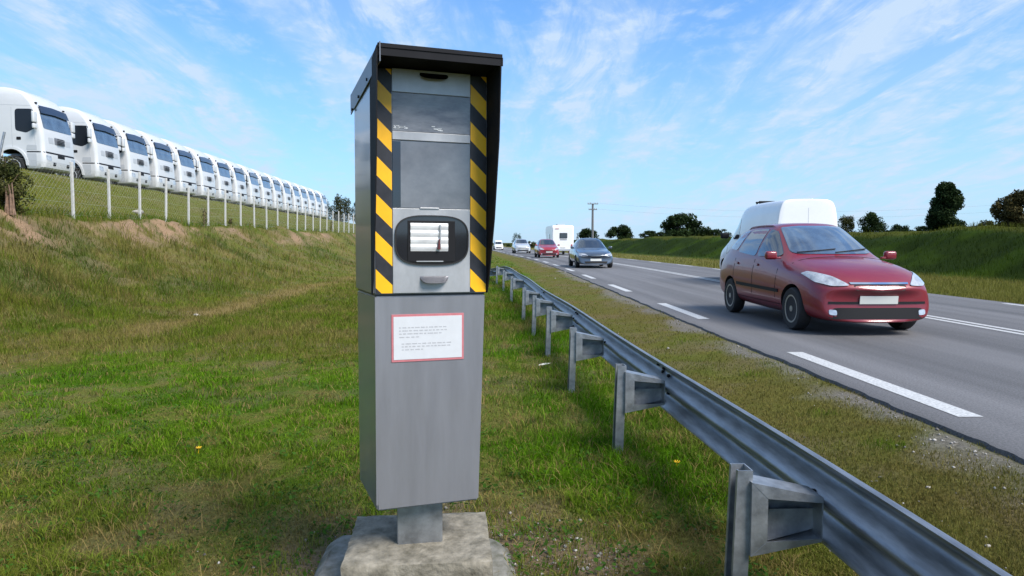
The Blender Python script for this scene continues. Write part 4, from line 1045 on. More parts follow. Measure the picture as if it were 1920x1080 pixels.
def panel_van(name, label, cat, loc, rotz, L=2.7, W=0.98, H=2.45, rack=False, paint='paint_white', group=None):
    t = thing(name, label, cat, loc, (0, 0, rotz), group)
    a, w, h = L / 2.7, W / 0.98, H / 2.45; paint = M[paint]
    def S(x, P): return (x * a, [(p[0] * w, p[1] * h) + tuple(p[2:]) for p in P])
    low = [(.97, .72), (.96, .42), (.88, .22), (0, .21)]
    st = [
        S(2.72, [(0, .66), (.42, .66, -.02), (.72, .64, -.10), (.80, .58, -.16), (.82, .48, -.16), (.80, .36, -.12), (.72, .24, -.06), (0, .22)]),
        S(2.62, [(0, .92), (.45, .92, -.03), (.78, .90, -.12), (.88, .80, -.16), (.91, .55, -.14), (.89, .36, -.1), (.80, .22), (0, .21)]),
        S(2.2, [(0, 1.14), (.5, 1.13, -.03), (.82, 1.09, -.06), (.93, 1.0), (.96, .66), (.95, .40), (.86, .22), (0, .21)]),
        S(1.75, [(0, 1.30), (.5, 1.29, -.05), (.82, 1.25, -.12), (.96, 1.12, -.05)] + low),
        S(0.78, [(0, 2.24), (.5, 2.22), (.74, 2.14, -.05), (.955, 1.25)] + low),
        S(0.45, [(0, 2.43), (.6, 2.42), (.85, 2.33), (.965, 1.30)] + low),
        S(-0.6, [(0, 2.47), (.62, 2.46), (.88, 2.38), (.968, 1.35)] + low),
        S(-2.55, [(0, 2.46), (.62, 2.45), (.88, 2.37), (.968, 1.35)] + low),
        S(-2.66, [(0, 2.45), (.62, 2.44), (.87, 2.36), (.965, 1.35)] + low),
        S(-2.69, [(0, 2.43), (.6, 2.42), (.85, 2.34), (.945, 1.34), (.945, .72), (.935, .44), (.86, .30), (0, .29)])]
    xf, xr, wr = 1.85 * a, -1.55 * a, 0.34
    cut = bmesh.new()
    for x in (xf, xr):
        for s in (-1, 1): tube(cut, (x, s * .64 * w, wr), (x, s * 1.3 * w, wr), wr + 0.06, seg=28, mi=1)
    me, bvh = sub_eval(cage(st), 2, cut, None, [paint, M['well']])
    link_mesh('body', me, [], t)
    P = lambda pts: [(p[0] * a, p[1] * h) for p in pts]; Q = lambda pts: [(p[0] * w, p[1] * h) for p in pts]
    patch('windscreen', bvh, Q([(-.76, 1.36), (.76, 1.36), (.66, 2.06), (-.66, 2.06)]), 'front', M['glass'], t, step=.15, rnd=.12)
    both_sides('side_window', bvh, P([(1.50, 1.36), (.98, 1.98), (.40, 2.02), (.40, 1.36)]), M['glass'], t, rnd=.12)
    if not rack: both_front('rear_window', bvh, Q([(.06, 1.45), (.72, 1.45), (.66, 2.05), (.06, 2.05)]), 'rear', M['glass'], t, rnd=.12)
    both_front('tail_lamp', bvh, Q([(.84, .75), (.93, .75), (.91, 1.25), (.84, 1.25)]), 'rear', M['tail'], t)
    patch('rear_bumper', bvh, Q([(-.9, .32), (.9, .32), (.9, .46), (-.9, .46)]), 'rear', M['trimblack'], t, off=.05)
    patch('number_plate', bvh, Q([(-.26, .60), (.26, .60), (.26, .71), (-.26, .71)]), 'rear', M['plate'], t, off=.012)
    patch('door_seam', bvh, Q([(-.005, .5), (.005, .5), (.005, 2.2), (-.005, 2.2)]), 'rear', M['truck_grey'], t, off=.003)
    for x in (1.52, .30, -.75): both_sides('door_seam', bvh, P([(x, .45), (x + .015, .45), (x + .015, 1.5), (x, 1.5)]), M['well'], t, off=.003)
    both_sides('side_moulding', bvh, P([(1.35, .62), (-1.0, .62), (-1.0, .72), (1.35, .72)]), M['trimblack'], t, off=.015)
    both_front('headlamp', bvh, Q([(.55, .86), (.62, 1.02), (.84, 1.08), (.88, .95), (.80, .84)]), 'front', M['lamp'], t, rnd=.2)
    patch('grille', bvh, Q([(-.45, .78), (.45, .78), (.48, .95), (-.48, .95)]), 'front', M['trimblack'], t, rnd=.15)
    patch('lower_intake', bvh, Q([(-.6, .34), (.6, .34), (.62, .55), (-.62, .55)]), 'front', M['trimblack'], t, rnd=.15)
    mirrors(t, 1.35 * a, .97 * w, 1.45 * h, M['trimblack'], 1.5)
    for x in (xf, xr):
        for s in (-1, 1): wheel(t, x, s * (.88 * w - .04), wr, .22, rim_mat='truck_grey')
    if rack:
        for x, hh in ((.62, .06), (.36, .07)):
            bm = bmesh.new(); box(bm, (x * a, 0, 2.47 * h + hh), (.10, .56 * w, .05), .015)
            for s in (-1, 1): box(bm, (x * a, s * .24 * w, 2.42 * h + hh / 2), (.06, .05, .14 + hh), .01)
            obj('roof_bar', fix(bm), M['trimblack'], t)
    return t
def on_road(X, Y): return (X + float(bend(Y)), Y, 0.0)
def build_traffic():
    FACE, AWAY = R(-90), R(90)
    car_hatch('hatchback_car', 'dark red family hatchback driving towards the camera, nearest car on the road', 'car', M['paint_red'], (5.24, 11.3, 0), FACE + R(0.5), H=1.63, W=0.89)
    panel_van('panel_van', 'white high roof panel van driving away in the far lane beside the dark red hatchback', 'van', (8.98, 22.2, 0), AWAY, H=2.55, W=0.93, rack=True)
    b = math.atan(0.054 * 5 / 30)
    car_saloon('saloon_car', 'blue grey saloon car coming along the near lane behind the dark red hatchback', 'car', M['paint_grey'], on_road(5.05, 36.5), FACE + b, W=0.95, H=1.55)
    b2 = 0.047
    car_hatch('hatchback_car', 'small crimson car following the blue grey saloon in the near lane', 'car', M['paint_red2'], on_road(5.25, 60), FACE + b2, L=2.0, W=0.92, H=1.62, detail=False, chrome=False, glass='glass')
    car_hatch('people_carrier', 'silver white people carrier far down the road behind the crimson car', 'car', M['paint_silver'], on_road(5.2, 84), FACE + .054, L=2.3, W=1.0, H=1.75, detail=False, chrome=False, glass='glass')
    panel_van('delivery_van', 'tiny white van at the far end of the road, last in the line of traffic', 'van', on_road(4.9, 128), FACE + .054, L=2.4, W=0.85, H=1.75)
    # motorhome seen from behind
    t = thing('motorhome', 'white motorhome driving away in the far lane, seen between crimson car and blue grey saloon', 'motorhome', on_road(8.35, 74), (0, 0, AWAY + .054))
    bm = bmesh.new(); prof = [(-3.1, .42), (-3.1, 2.95), (-2.98, 3.08), (1.9, 3.08), (2.35, 2.85), (2.45, 2.35), (2.2, 2.1), (1.7, 2.05), (1.7, .42)]
    prism(bm, prof, (0, -1.13, 0), (1, 0, 0), (0, 0, 1), (0, 2.26, 0)); bmesh.ops.bevel(bm, geom=bm.edges[:], offset=.08, segments=3, affect='EDGES')
    bd = obj('body', fix(bm), M['paint_white'], t, 40)
    bm = bmesh.new(); prof = [(1.65, .40), (3.4, .40), (3.45, .85), (2.7, 1.15), (2.05, 2.08), (1.65, 2.08)]
    prism(bm, prof, (0, -.98, 0), (1, 0, 0), (0, 0, 1), (0, 1.96, 0)); bmesh.ops.bevel(bm, geom=bm.edges[:], offset=.1, segments=3, affect='EDGES'); obj('cab', fix(bm), M['paint_white'], t, 40)
    bm = bmesh.new(); box(bm, (-3.11, -.05, 2.02), (.05, .80, .56), .05); w_ = obj('rear_window', fix(bm), M['glass'], t)
    bm = bmesh.new(); box(bm, (-3.11, -.05, 1.60), (.04, .72, .05), .01); obj('ledge', fix(bm), M['trimblack'], w_)
    bm = bmesh.new(); box(bm, (-3.12, 0, .55), (.12, 2.15, .24), .04); obj('rear_bumper', fix(bm), M['truck_grey'], t)
    for s in (-1, 1):
        bm = bmesh.new(); box(bm, (-3.12, s * .92, .92), (.05, .14, .40), .02); obj('tail_lamp', fix(bm), M['tail'], t)
        for y in (.3,): 
            bm = bmesh.new(); box(bm, (-.6, s * 1.14, 1.95), (1.2, .04, .5), .015); obj('side_window', fix(bm), M['glass'], t)
    bm = bmesh.new(); box(bm, (-3.12, 0, .80), (.03, .52, .11)); obj('number_plate', fix(bm), M['plate'], t)
    bm = bmesh.new(); box(bm, (-3.115, .62, 2.72), (.02, .38, .06)); obj('red_mark', fix(bm), M['tail'], t)
    bm = bmesh.new(); box(bm, (-1.2, 0, 3.16), (1.0, .8, .16), .03); obj('roof_hatch', fix(bm), M['truck_grey'], t)
    for x in (-1.9, 2.6):
        for s in (-1, 1): wheel(t, x, s * .92, .34, .22, rim_mat='truck_grey')
build_traffic()

# ------------------------------------------------------------------ white truck cabs on the hill
def build_truck():
    t = thing('truck', '', 'truck')
    HW = 1.22
    # rounded-rectangle rings from the bumper up to the roof fairing: (z, front x, rear x, half width, corner radius)
    rings = [(.36, -.10, -1.1, 1.16, .14), (.42, -.02, -1.15, 1.20, .16), (.62, .04, -1.15, HW, .18), (.98, .03, -1.15, HW, .18), (1.02, .0, -2.15, HW, .17),
             (1.5, -.01, -2.2, HW, .17), (1.95, -.06, -2.2, HW, .18), (2.3, -.14, -2.2, 1.21, .19), (2.70, -.26, -2.2, 1.20, .20), (2.86, -.33, -2.2, 1.195, .20),
             (3.04, -.44, -2.2, 1.185, .20), (3.30, -.66, -2.2, 1.165, .22), (3.50, -1.02, -2.2, 1.12, .26), (3.62, -1.50, -2.18, 1.04, .28)]
    bm = bmesh.new(); prev = None; NS = 7
    for z, xf, xr, hw, cr in rings:
        P = []
        for cx, cy, a0, rr in ((xf - cr, hw - cr, 0, cr), (xr + .08, hw - .08, 90, .08), (xr + .08, -hw + .08, 180, .08), (xf - cr, -hw + cr, 270, cr)):
            for k in range(NS):
                a = R(a0 + 90 * k / (NS - 1))
                if a0 == 0: a = R(90 * k / (NS - 1))
                P.append((cx + rr * math.cos(a), cy + rr * math.sin(a)))
        # bulge the front a little
        P = [(x + (0.07 * (1 - (y / hw) ** 2) if x > xf - cr - .01 else 0), y) for x, y in P]
        ring = [bm.verts.new((x, y, z)) for x, y in P]
        if prev:
            n = len(ring)
            for i in range(n): bm.faces.new((prev[i], prev[(i + 1) % n], ring[(i + 1) % n], ring[i]))
        else: bm.faces.new(ring[::-1])
        prev = ring
    bm.faces.new(prev)
    cut = bmesh.new()
    for s in (-1, 1): tube(cut, (-1.38, s * .72, .50), (-1.38, s * 1.6, .50), .64, seg=32, mi=1)
    me, bvh = sub_eval(bm, 0, cut, None, [M['truck_white'], M['well']])
    me.set_sharp_from_angle(angle=R(28))
    cab = link_mesh('cab', me, [], t)
    Wt = M['truck_white']; K = M['trimblack']
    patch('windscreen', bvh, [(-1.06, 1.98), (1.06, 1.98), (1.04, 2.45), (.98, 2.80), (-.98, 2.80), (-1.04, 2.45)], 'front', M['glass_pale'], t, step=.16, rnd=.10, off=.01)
    # sun visor: a dark tinted lip standing off the top of the windscreen
    vz = patch('sun_visor', bvh, [(-1.04, 2.58), (0, 2.63), (1.04, 2.58), (1.0, 2.88), (0, 2.93), (-1.0, 2.88)], 'front', M['gloss_black'], t, step=.16, off=.09, rim=.03)
    both_sides('side_window', bvh, [(-.26, 2.0), (-.28, 2.35), (-.42, 2.74), (-1.18, 2.74), (-1.18, 1.88), (-.70, 1.78)], M['glass_black'], t, rnd=.18)
    patch('grille', bvh, [(-.40, 1.40), (.40, 1.40), (.38, 1.70), (-.38, 1.70)], 'front', M['truck_dark'], t, rnd=.15)
    bm = bmesh.new()
    for k in range(4): box(bm, (.085, 0, 1.455 + .062 * k), (.02, .56, .026), .004)
    obj('grille_bars', fix(bm), K, t)
    both_front('front_vent', bvh, [(.46, 1.42), (.82, 1.42), (.84, 1.66), (.46, 1.66)], 'front', M['truck_grey'], t, rnd=.12)
    patch('bumper_gap', bvh, [(-1.16, .985), (1.16, .985), (1.16, 1.06), (-1.16, 1.06)], 'front', K, t, step=.12, off=.004)
    both_sides('bumper_gap', bvh, [(-.12, 1.0), (-.72, 1.0), (-.72, 1.05), (-.12, 1.05)], K, t, step=.1, off=.004)
    patch('number_plate', bvh, [(-.26, .86), (.26, .86), (.26, .98), (-.26, .98)], 'front', K, t, off=.01)
    both_front('headlamp', bvh, [(.72, .70), (1.08, .72), (1.10, .92), (.74, .90)], 'front', M['lamp'], t, step=.08, rnd=.2)
    both_front('fog_lamp', bvh, [(.40, .52), (.62, .52), (.62, .66), (.40, .66)], 'front', K, t, rnd=.2)
    patch('bumper_seam', bvh, [(-1.0, .66), (1.0, .66), (1.0, .68), (-1.0, .68)], 'front', M['truck_grey'], t, step=.12, off=.004)
    both_sides('side_vent', bvh, [(-.95, 1.62), (-1.14, 1.62), (-1.14, 1.50), (-.95, 1.50)], K, t, off=.012, rnd=.2)
    both_sides('door_seam', bvh, [(-.30, 1.08), (-.315, 1.08), (-.47, 2.80), (-.455, 2.80)], M['truck_grey'], t, off=.003)
    both_sides('door_seam', bvh, [(-1.32, 1.2), (-1.34, 1.2), (-1.34, 2.80), (-1.32, 2.80)], M['truck_grey'], t, off=.003)
    both_sides('roof_seam', bvh, [(-.5, 2.86), (-2.18, 2.90), (-2.18, 2.915), (-.5, 2.875)], M['truck_grey'], t, off=.003)
    both_sides('step_panel', bvh, [(-.30, .45), (-.72, .45), (-.72, .96), (-.30, .96)], M['truck_grey'], t, off=.008, rnd=.08)
    both_sides('step_panel', bvh, [(-.28, 1.10), (-.74, 1.10), (-.70, 1.30), (-.28, 1.30)], M['truck_grey'], t, off=.008, rnd=.15)
    for s in (-1, 1):
        bm = bmesh.new(); N = 16                                # wheel-arch lip
        for i in range(N):
            a0, a1 = R(-2 + 184 * i / N), R(-2 + 184 * (i + 1) / N)
            prism(bm, [(.63 * math.cos(a0), .63 * math.sin(a0)), (.73 * math.cos(a0), .73 * math.sin(a0)), (.73 * math.cos(a1), .73 * math.sin(a1)), (.63 * math.cos(a1), .63 * math.sin(a1))], (-1.38, s * 1.20, .50), (1, 0, 0), (0, 0, 1), (0, s * .06, 0))
        obj('wheel_arch', fix(bm), Wt, t)
        bm = bmesh.new()                                        # tall mirror pair on an arm
        box(bm, (-.20, s * 1.44, 2.38), (.12, .26, .44), .04, seg=3); box(bm, (-.20, s * 1.44, 2.02), (.11, .24, .20), .035, seg=3); box(bm, (-.26, s * 1.30, 2.5), (.05, .30, .04), .01)
        mi_ = obj('mirror', fix(bm), Wt, t, 40)
        bm = bmesh.new(); box(bm, (-.268, s * 1.44, 2.38), (.01, .22, .38)); obj('mirror_glass', fix(bm), M['glass'], mi_)
        bm = bmesh.new(); box(bm, (-.36, s * 1.02, 3.0), (.10, .08, .07), .02); obj('marker_lamp', fix(bm), K, t)
    bm = bmesh.new()
    for s in (-1, 1): box(bm, (-3.3, s * .42, .78), (4.4, .09, .26), .01)
    box(bm, (-4.4, 0, 1.0), (.9, .8, .12), .04); box(bm, (-2.7, 0, .78), (.1, .9, .2))
    obj('chassis', fix(bm), K, t)
    bm = bmesh.new(); box(bm, (-2.75, .98, .75), (.9, .40, .60), .08); box(bm, (-2.75, -.98, .75), (.9, .40, .60), .08); obj('fuel_tank', fix(bm), M['truck_grey'], t)
    for x in (-1.38, -5.0):
        for s in (-1, 1): wheel(t, x, s * (1.02 if x > -2 else .95), .50, .30 if x > -2 else .5, rim_mat='truck_grey', spokes=8)
    for c in t.children:
        if not c.name.startswith('wheel') or c.name.startswith('wheel_arch'): c.scale = (1, 1, 1.11)
    return t
ORD = ['', 'second', 'third', 'fourth', 'fifth', 'sixth', 'seventh', 'eighth', 'ninth', 'tenth', 'eleventh', 'twelfth', 'thirteenth', 'fourteenth', 'fifteenth', 'sixteenth']
def build_trucks():
    t0 = build_truck(); n = 17
    hz = R(1); GAPS = [.35, 1.05, .75, .45, .2, 0]
    for i in range(n):
        t = t0 if i == 0 else copy_tree(t0)
        Y = 32.3 + 3.72 * i + GAPS[min(i, len(GAPS) - 1)] + (random.uniform(-.12, .12) if i > 4 else 0); X = -20.3 - 0.039 * (Y - 32.3)
        t.location = (X, Y, 4.22 + 0.002 * i); t.rotation_euler = (0, 0, hz + R(random.uniform(-1.2, 1.2)))
        if i == 0: lb = 'white truck cab at the left end of the hill row, its front wheel showing'
        elif i == n - 1: lb = 'white truck cab farthest away, the last one at the far end of the row'
        else: lb = f'white truck cab, {ORD[i]} from the left in the row on the hill'
        t['label'] = lb; t['group'] = 'white trucks parked in a row on the hill'
build_trucks()

# ------------------------------------------------------------------ fence on the crest of the left bank
def build_fence():
    FX = -13.05; Ys = [18.5] + [21.5 + 1.98 * k for k in range(31)]
    t = thing('wire_fence', 'wire mesh fence on pale posts along the top of the grassy bank', 'fence', (FX, Ys[0], T(FX, Ys[0])))
    off = Vector(t.location)
    pm = None
    for i, Y in enumerate(Ys):
        h = 1.70 + 0.05 * math.sin(i * 2.1)
        bm = bmesh.new()
        box(bm, (0, 0, h / 2 - .15), (.075, .075, h + .3), .012)
        if pm is None:
            pm = bpy.data.meshes.new('post'); fix(bm); bm.to_mesh(pm); pm.materials.append(M['fence_post'])
        bm.free()
        p = bpy.data.objects.new('post', pm); COL.objects.link(p); p.parent = t
        p.location = Vector((FX, Y, T(FX, Y))) - off; p.scale = (1, 1, h / 1.70); p.rotation_euler = (R(random.uniform(-.8, .8)), R(1.2 + random.uniform(-.7, .7)), 0)
    # woven mesh and strands, every wire a thin three-sided rod
    segs = []; H = 1.5
    y0, y1 = 18.5, Ys[-1]
    zf = lambda y: T(FX, y)
    zs = {}
    def z_(y):
        k = round(y * 2) / 2
        if k not in zs: zs[k] = zf(k)
        return zs[k]
    for h in (0.05, .42, .8, 1.15, H):
        y = y0
        while y < y1: segs.append(((0, y, z_(y) + h), (0, y + 2, z_(y + 2) + h), .0028)); y += 2
    for k in range(int((y1 - y0) / .16)):
        ya = y0 + k * .16
        for sgn in (1, -1):
            yb = ya + sgn * 1.45
            if y0 <= yb <= y1: segs.append(((0.004 * sgn, ya, z_(ya) + .05), (0.004 * sgn, yb, z_(yb) + H), .0017))
    n = len(segs); V = np.zeros((n, 6, 3)); 
    for i, (a, b, r) in enumerate(segs):
        for k in range(3):
            an = 2 * math.pi * k / 3; d = np.array((r * math.cos(an), 0, r * math.sin(an)))
            V[i, k] = np.array(a) + d; V[i, 3 + k] = np.array(b) + d
    V[:, :, 0] += FX + 0.045; V = V - np.array(off)
    F = np.array([(0, 1, 4, 3), (1, 2, 5, 4), (2, 0, 3, 5)])[None] + 6 * np.arange(n)[:, None, None]; F = F.reshape(-1, 4)
    me = np_mesh('wire_mesh', V.reshape(-1, 3), F.ravel(), np.arange(len(F)) * 4, np.full(len(F), 4))
    link_mesh('wire_mesh', me, M['wire'], t)
    # leaning end strut in the brambles
    bm = bmesh.new(); tube(bm, (0, 0, -.3), (0.42, .15, 1.75), .03, seg=8)
    s = obj('leaning_strut', fix(bm), M['galv']); s.location = (-12.75, 17.5, T(-12.75, 17.5) + .2); tag(s, 'grey metal strut leaning over the brambles at the end of the fence', 'strut')
build_fence()

# ------------------------------------------------------------------ trees, bushes, pole
def leaf_cloud(name, clumps, n, size, cols, parent=None, kind=None, flat=0.0, seed=0):
    """clumps: (x, y, z, rx, ry, rz, weight); leaves gather towards each clump's skin"""
    g = np.random.default_rng(seed)
    C = np.array(clumps, float); w = C[:, 6] / C[:, 6].sum()
    k = g.choice(len(C), n, p=w)
    d = g.normal(size=(n, 3)); d /= np.linalg.norm(d, axis=1)[:, None]
    rad = 0.45 + 0.62 * g.random(n) ** 0.6
    P = C[k, :3] + d * C[k, 3:6] * rad[:, None]
    nr = d + g.normal(size=(n, 3)) * 0.8; nr /= np.linalg.norm(nr, axis=1)[:, None]
    u = np.cross(nr, g.normal(size=(n, 3))); u /= np.linalg.norm(u, axis=1)[:, None]; v = np.cross(nr, u)
    s = size * (0.6 + 0.8 * g.random(n))[:, None]
    V = np.stack([P - u * s * .5, P - v * s * .28 + u * s * .05, P + u * s * .5, P + v * s * .28 + u * s * .05], 1)
    F = np.arange(n * 4); cl = g.random(len(C))
    a, b = np.array(cols[0]), np.array(cols[1])
    mix = np.clip(cl[k] * 0.7 + g.random(n) * 0.4, 0, 1)[:, None]
    col = (a * (1 - mix) + b * mix) * (0.7 + 0.6 * g.random(n))[:, None]
    me = np_mesh(name, V.reshape(-1, 3), F, np.arange(n) * 4, np.full(n, 4), np.repeat(col, 4, 0))
    o = link_mesh(name, me, M['leaf'], parent)
    return o
DK = ((0.010, 0.021, 0.008), (0.032, 0.052, 0.016)); OL = ((0.024, 0.032, 0.012), (0.065, 0.066, 0.024)); BR = ((0.075, 0.060, 0.025), (0.16, 0.115, 0.045)); MG = ((0.030, 0.055, 0.014), (0.075, 0.11, 0.03))  # DK: leaf colours darkened to stand in for backlit crowns
def tree(name, label, X, Y, w, h, cols=DK, trunk=0.25, shape='round', seed=1, n=None, base=None, group=None, cat='tree'):
    z = T(X, Y) if base is None else base
    t = thing(name, label, cat, (X, Y, z), group=group)
    g = random.Random(seed); cl = []
    hb = h * trunk
    if shape == 'column':
        for i in range(95):
            q = i / 94; zz = hb * .5 + (h - hb * .5) * q
            rw = w * .5 * (math.sin(math.pi * min(1, .30 + q * .62)) ** .5) * g.uniform(.72, 1.05)
            a = g.uniform(0, 6.28); o = rw * .58
            cl.append((math.cos(a) * o, math.sin(a) * o, min(zz, h - w * .12), rw * .5, rw * .5, h * g.uniform(.06, .12), rw))
    else:
        m = 46 if shape == 'round' else 34
        for i in range(m):
            a = g.uniform(0, 6.28); q = g.random() ** .5; qz = g.uniform(.0, .86); zz = hb * .6 + (h - hb * .6) * qz
            f = (1 - (qz * 1.02) ** 2) ** .5 * (.82 + .18 * min(1, qz * 3)) * g.uniform(.85, 1.08)
            o = w * .5 * q * f * .85; s = g.uniform(.09, .19) * w * (1 - .25 * qz)
            cl.append((math.cos(a) * o, math.sin(a) * o, zz, s, s, max(s * g.uniform(.6, .9) * min(1, h / w * 1.3), h * g.uniform(.12, .2)), s))
    size = max(.055 * w, .12) * (1.25 if shape == 'column' else 1); n = int((n or 2600) * 1.5)
    leaf_cloud('crown', cl, n, size, cols, t, seed=seed)
    bm = bmesh.new(); r = max(.035 * h, .05)
    p = Vector((0, 0, -.3)); q = Vector((g.uniform(-.03, .03) * w, 0, hb * 1.1)); tube(bm, p, q, r, r * .75, 8)
    tip = q
    for k in range(3):
        nx = tip + Vector((g.uniform(-.06, .06) * w, g.uniform(-.06, .06) * w, (h - hb) * .25)); tube(bm, tip, nx, r * (.7 - .18 * k), r * (.5 - .15 * k), 7); 
        for _ in range(2):
            c = cl[g.randrange(len(cl))]; tube(bm, tip, (c[0] * .8, c[1] * .8, c[2]), r * .35, r * .1, 5)
        tip = nx
    obj('trunk', fix(bm), M['bark'], t, 40)
    return t
def at(px, Y): return (px - 928) / 1280 * Y
def hz(py, Y): return EYE + (455 - py) / 1280 * Y
def build_trees():
    GRP = 'trees behind the right bank'
    def pt(name, label, px, top, wpx, Y, base_py=440, **k):
        X = at(px, Y); zb = min(hz(base_py, Y), T(X, Y) + 0.2); k.setdefault('trunk', .12)
        return tree(name, label, X, Y, wpx / 1280 * Y, hz(top, Y) - zb, base=zb, **k)
    pt('poplar_tree', 'tall dark columnar tree rising above the right bank', 1779, 343, 62, 95, shape='column', trunk=.05, seed=3, n=16000, group=GRP)
    pt('oak_tree', 'brownish broad tree cut off by the right picture edge', 1918, 352, 92, 80, cols=((.030, .030, .012), (.085, .068, .024)), seed=4, n=9000, group=GRP)
    pt('round_tree', 'round dark tree in the gap between white van and tall columnar tree', 1638, 398, 58, 110, seed=5, n=3200, group=GRP, trunk=.2)
    pt('small_tree', 'olive tree partly hidden by the white van roof', 1590, 404, 46, 112, cols=OL, seed=6, n=2200, group=GRP, trunk=.2)
    pt('low_tree', 'low dark tree between the round tree and tall columnar tree', 1693, 420, 46, 115, seed=7, group=GRP)
    pt('shrub', 'dark shrub at the left foot of the tall columnar tree', 1736, 424, 52, 100, shape='bush', seed=8, group=GRP, cat='shrub', trunk=.05)
    pt('hedge_bush', 'low dark bush between the tall columnar tree and brownish tree', 1858, 412, 62, 90, shape='bush', cols=OL, seed=9, group=GRP, cat='shrub', trunk=.05)
    pt('low_tree', 'flat dark bush just left of the brownish tree', 1828, 424, 40, 96, shape='bush', seed=10, group=GRP, cat='shrub', trunk=.05)
    pt('broad_tree', 'broad dark tree midway between the utility pole and white van', 1276, 402, 84, 120, seed=11, n=4200, group=GRP)
    pt('low_tree', 'low dark tree just left of the white van above the bank', 1322, 425, 58, 125, shape='bush', seed=12, group=GRP, trunk=.08)
    pt('round_tree', 'dark round tree standing right of the utility pole', 1163, 422, 58, 130, base_py=450, seed=13, n=3200, group=GRP)
    pt('shrub', 'small dark shrub between two trees right of the utility pole', 1216, 433, 46, 128, shape='bush', seed=14, group=GRP, cat='shrub', trunk=.05)
    pt('low_tree', 'dark tree behind the blue grey saloon at the utility pole foot', 1102, 428, 52, 150, base_py=458, shape='bush', seed=15, group=GRP)
    pt('distant_tree', 'small dark tree far off above the silver people carrier', 968, 437, 24, 190, base_py=460, seed=16, n=1500)
    pt('distant_bush', 'distant dark bush between people carrier and crimson car', 996, 452, 30, 185, base_py=464, shape='bush', cols=OL, seed=17, n=1200, cat='shrub', trunk=.05)
    pt('distant_bush', 'tiny far bush where the road vanishes beside the tiny white van', 950, 456, 18, 230, base_py=466, shape='bush', seed=18, n=900, cat='shrub', trunk=.05)
    for i, (px, top, w, Y, lb) in enumerate(((1246, 430, 40, 126, 'low ragged bush filling the gap left of the broad tree'), (1350, 429, 44, 122, 'low hedge clump hidden partly by the white van'), (1665, 431, 34, 112, 'tiny low bush right beside the round tree'), (1718, 430, 34, 104, 'low bush between the low tree and dark shrub'), (1886, 424, 50, 84, 'low scrub at the foot of the brownish tree'))):
        pt('hedge_bush', lb, px, top, w, Y, shape='bush', seed=60 + i, n=1400, group='low bushes along the right bank', cat='shrub', trunk=.04)
    # beyond the trucks
    for px, top, w, Y, sd, lb in ((640, 366, 46, 108, 21, 'olive tree beyond the last truck, half hidden by the speed camera'), (612, 375, 30, 118, 22, 'low dark tree just beyond the last truck'), (676, 372, 40, 112, 24, 'dark tree behind the speed camera beyond the trucks')):
        X = at(px, Y); zb = T(X, Y)
        tree('hill_tree', lb, X, Y, w / 1280 * Y, hz(top, Y) - zb, cols=OL if sd == 21 else DK, seed=sd, base=zb, group='trees beyond the truck row')
    # brambles and stump at the left end of the fence
    X, Y = -12.8, 18.1; z = T(X, Y)
    t = thing('bramble_bush', 'brown green bramble bush at the left end of the wire fence', 'bush', (X, Y, z))
    cl = []; g = random.Random(5)
    for i in range(44): cl.append((g.uniform(-.9, .30), g.uniform(-.4, .4), g.uniform(.0, 1.3), g.uniform(.15, .35), .3, g.uniform(.15, .32), 1))
    leaf_cloud('foliage', cl, 9000, .07, ((.022, .036, .010), (.085, .080, .028)), t, seed=31)
    bm = bmesh.new()
    for i in range(26): tube(bm, (g.uniform(-.8, .2), g.uniform(-.3, .3), -.1), (g.uniform(-1.2, .5), g.uniform(-.4, .4), g.uniform(.6, 1.5)), .012, .004, 5)
    obj('stems', fix(bm), M['ivy_bark'], t)
    bm = bmesh.new()
    for i in range(22):
        a = g.uniform(0, 6.28); r = g.uniform(.01, .10); tube(bm, (r * 1.4 * math.cos(a), r * math.sin(a), -.1), (r * .8 * math.cos(a) + g.uniform(-.05, .05), r * math.sin(a), g.uniform(.35, .75)), .03, .012, 6)
    s = obj('tree_stump', fix(bm), M['ivy_bark'], None, 50); s.location = (-12.38, 17.8, T(-12.42, 17.6) + .05); tag(s, 'dry brown stump in front of the brambles near the first fence post', 'stump')
    # weeds along the fence
    for i, (px, Y, h, w, lb) in enumerate(((387, 30.6, .95, .45, 'dark thistle standing by the fence between the fifth and sixth posts'), (435, 33.6, .40, .35, 'small dark weed at the fence foot beside the seventh post'), (625, 54, .8, .5, 'dark weed at the bare far stretch of fence'))):
        X = -12.9; t = thing('weed', lb, 'weed', (X, Y, T(X, Y)))
        cl = [(random.uniform(-.1, .1) * w, random.uniform(-.3, .3) * w, h * random.uniform(.2, .95), w * .25, w * .3, h * .16, 1) for _ in range(9)]
        leaf_cloud('foliage', cl, 170, .06, ((.04, .045, .018), (.10, .085, .04)), t, seed=40 + i)
        bm = bmesh.new(); tube(bm, (0, 0, -.05), (0.03, 0, h), .012, .006, 5); tube(bm, (0, 0, h * .3), (0.1 * w, .3 * w, h * .8), .008, .004, 5); obj('stem', fix(bm), M['ivy_bark'], t)
build_trees()
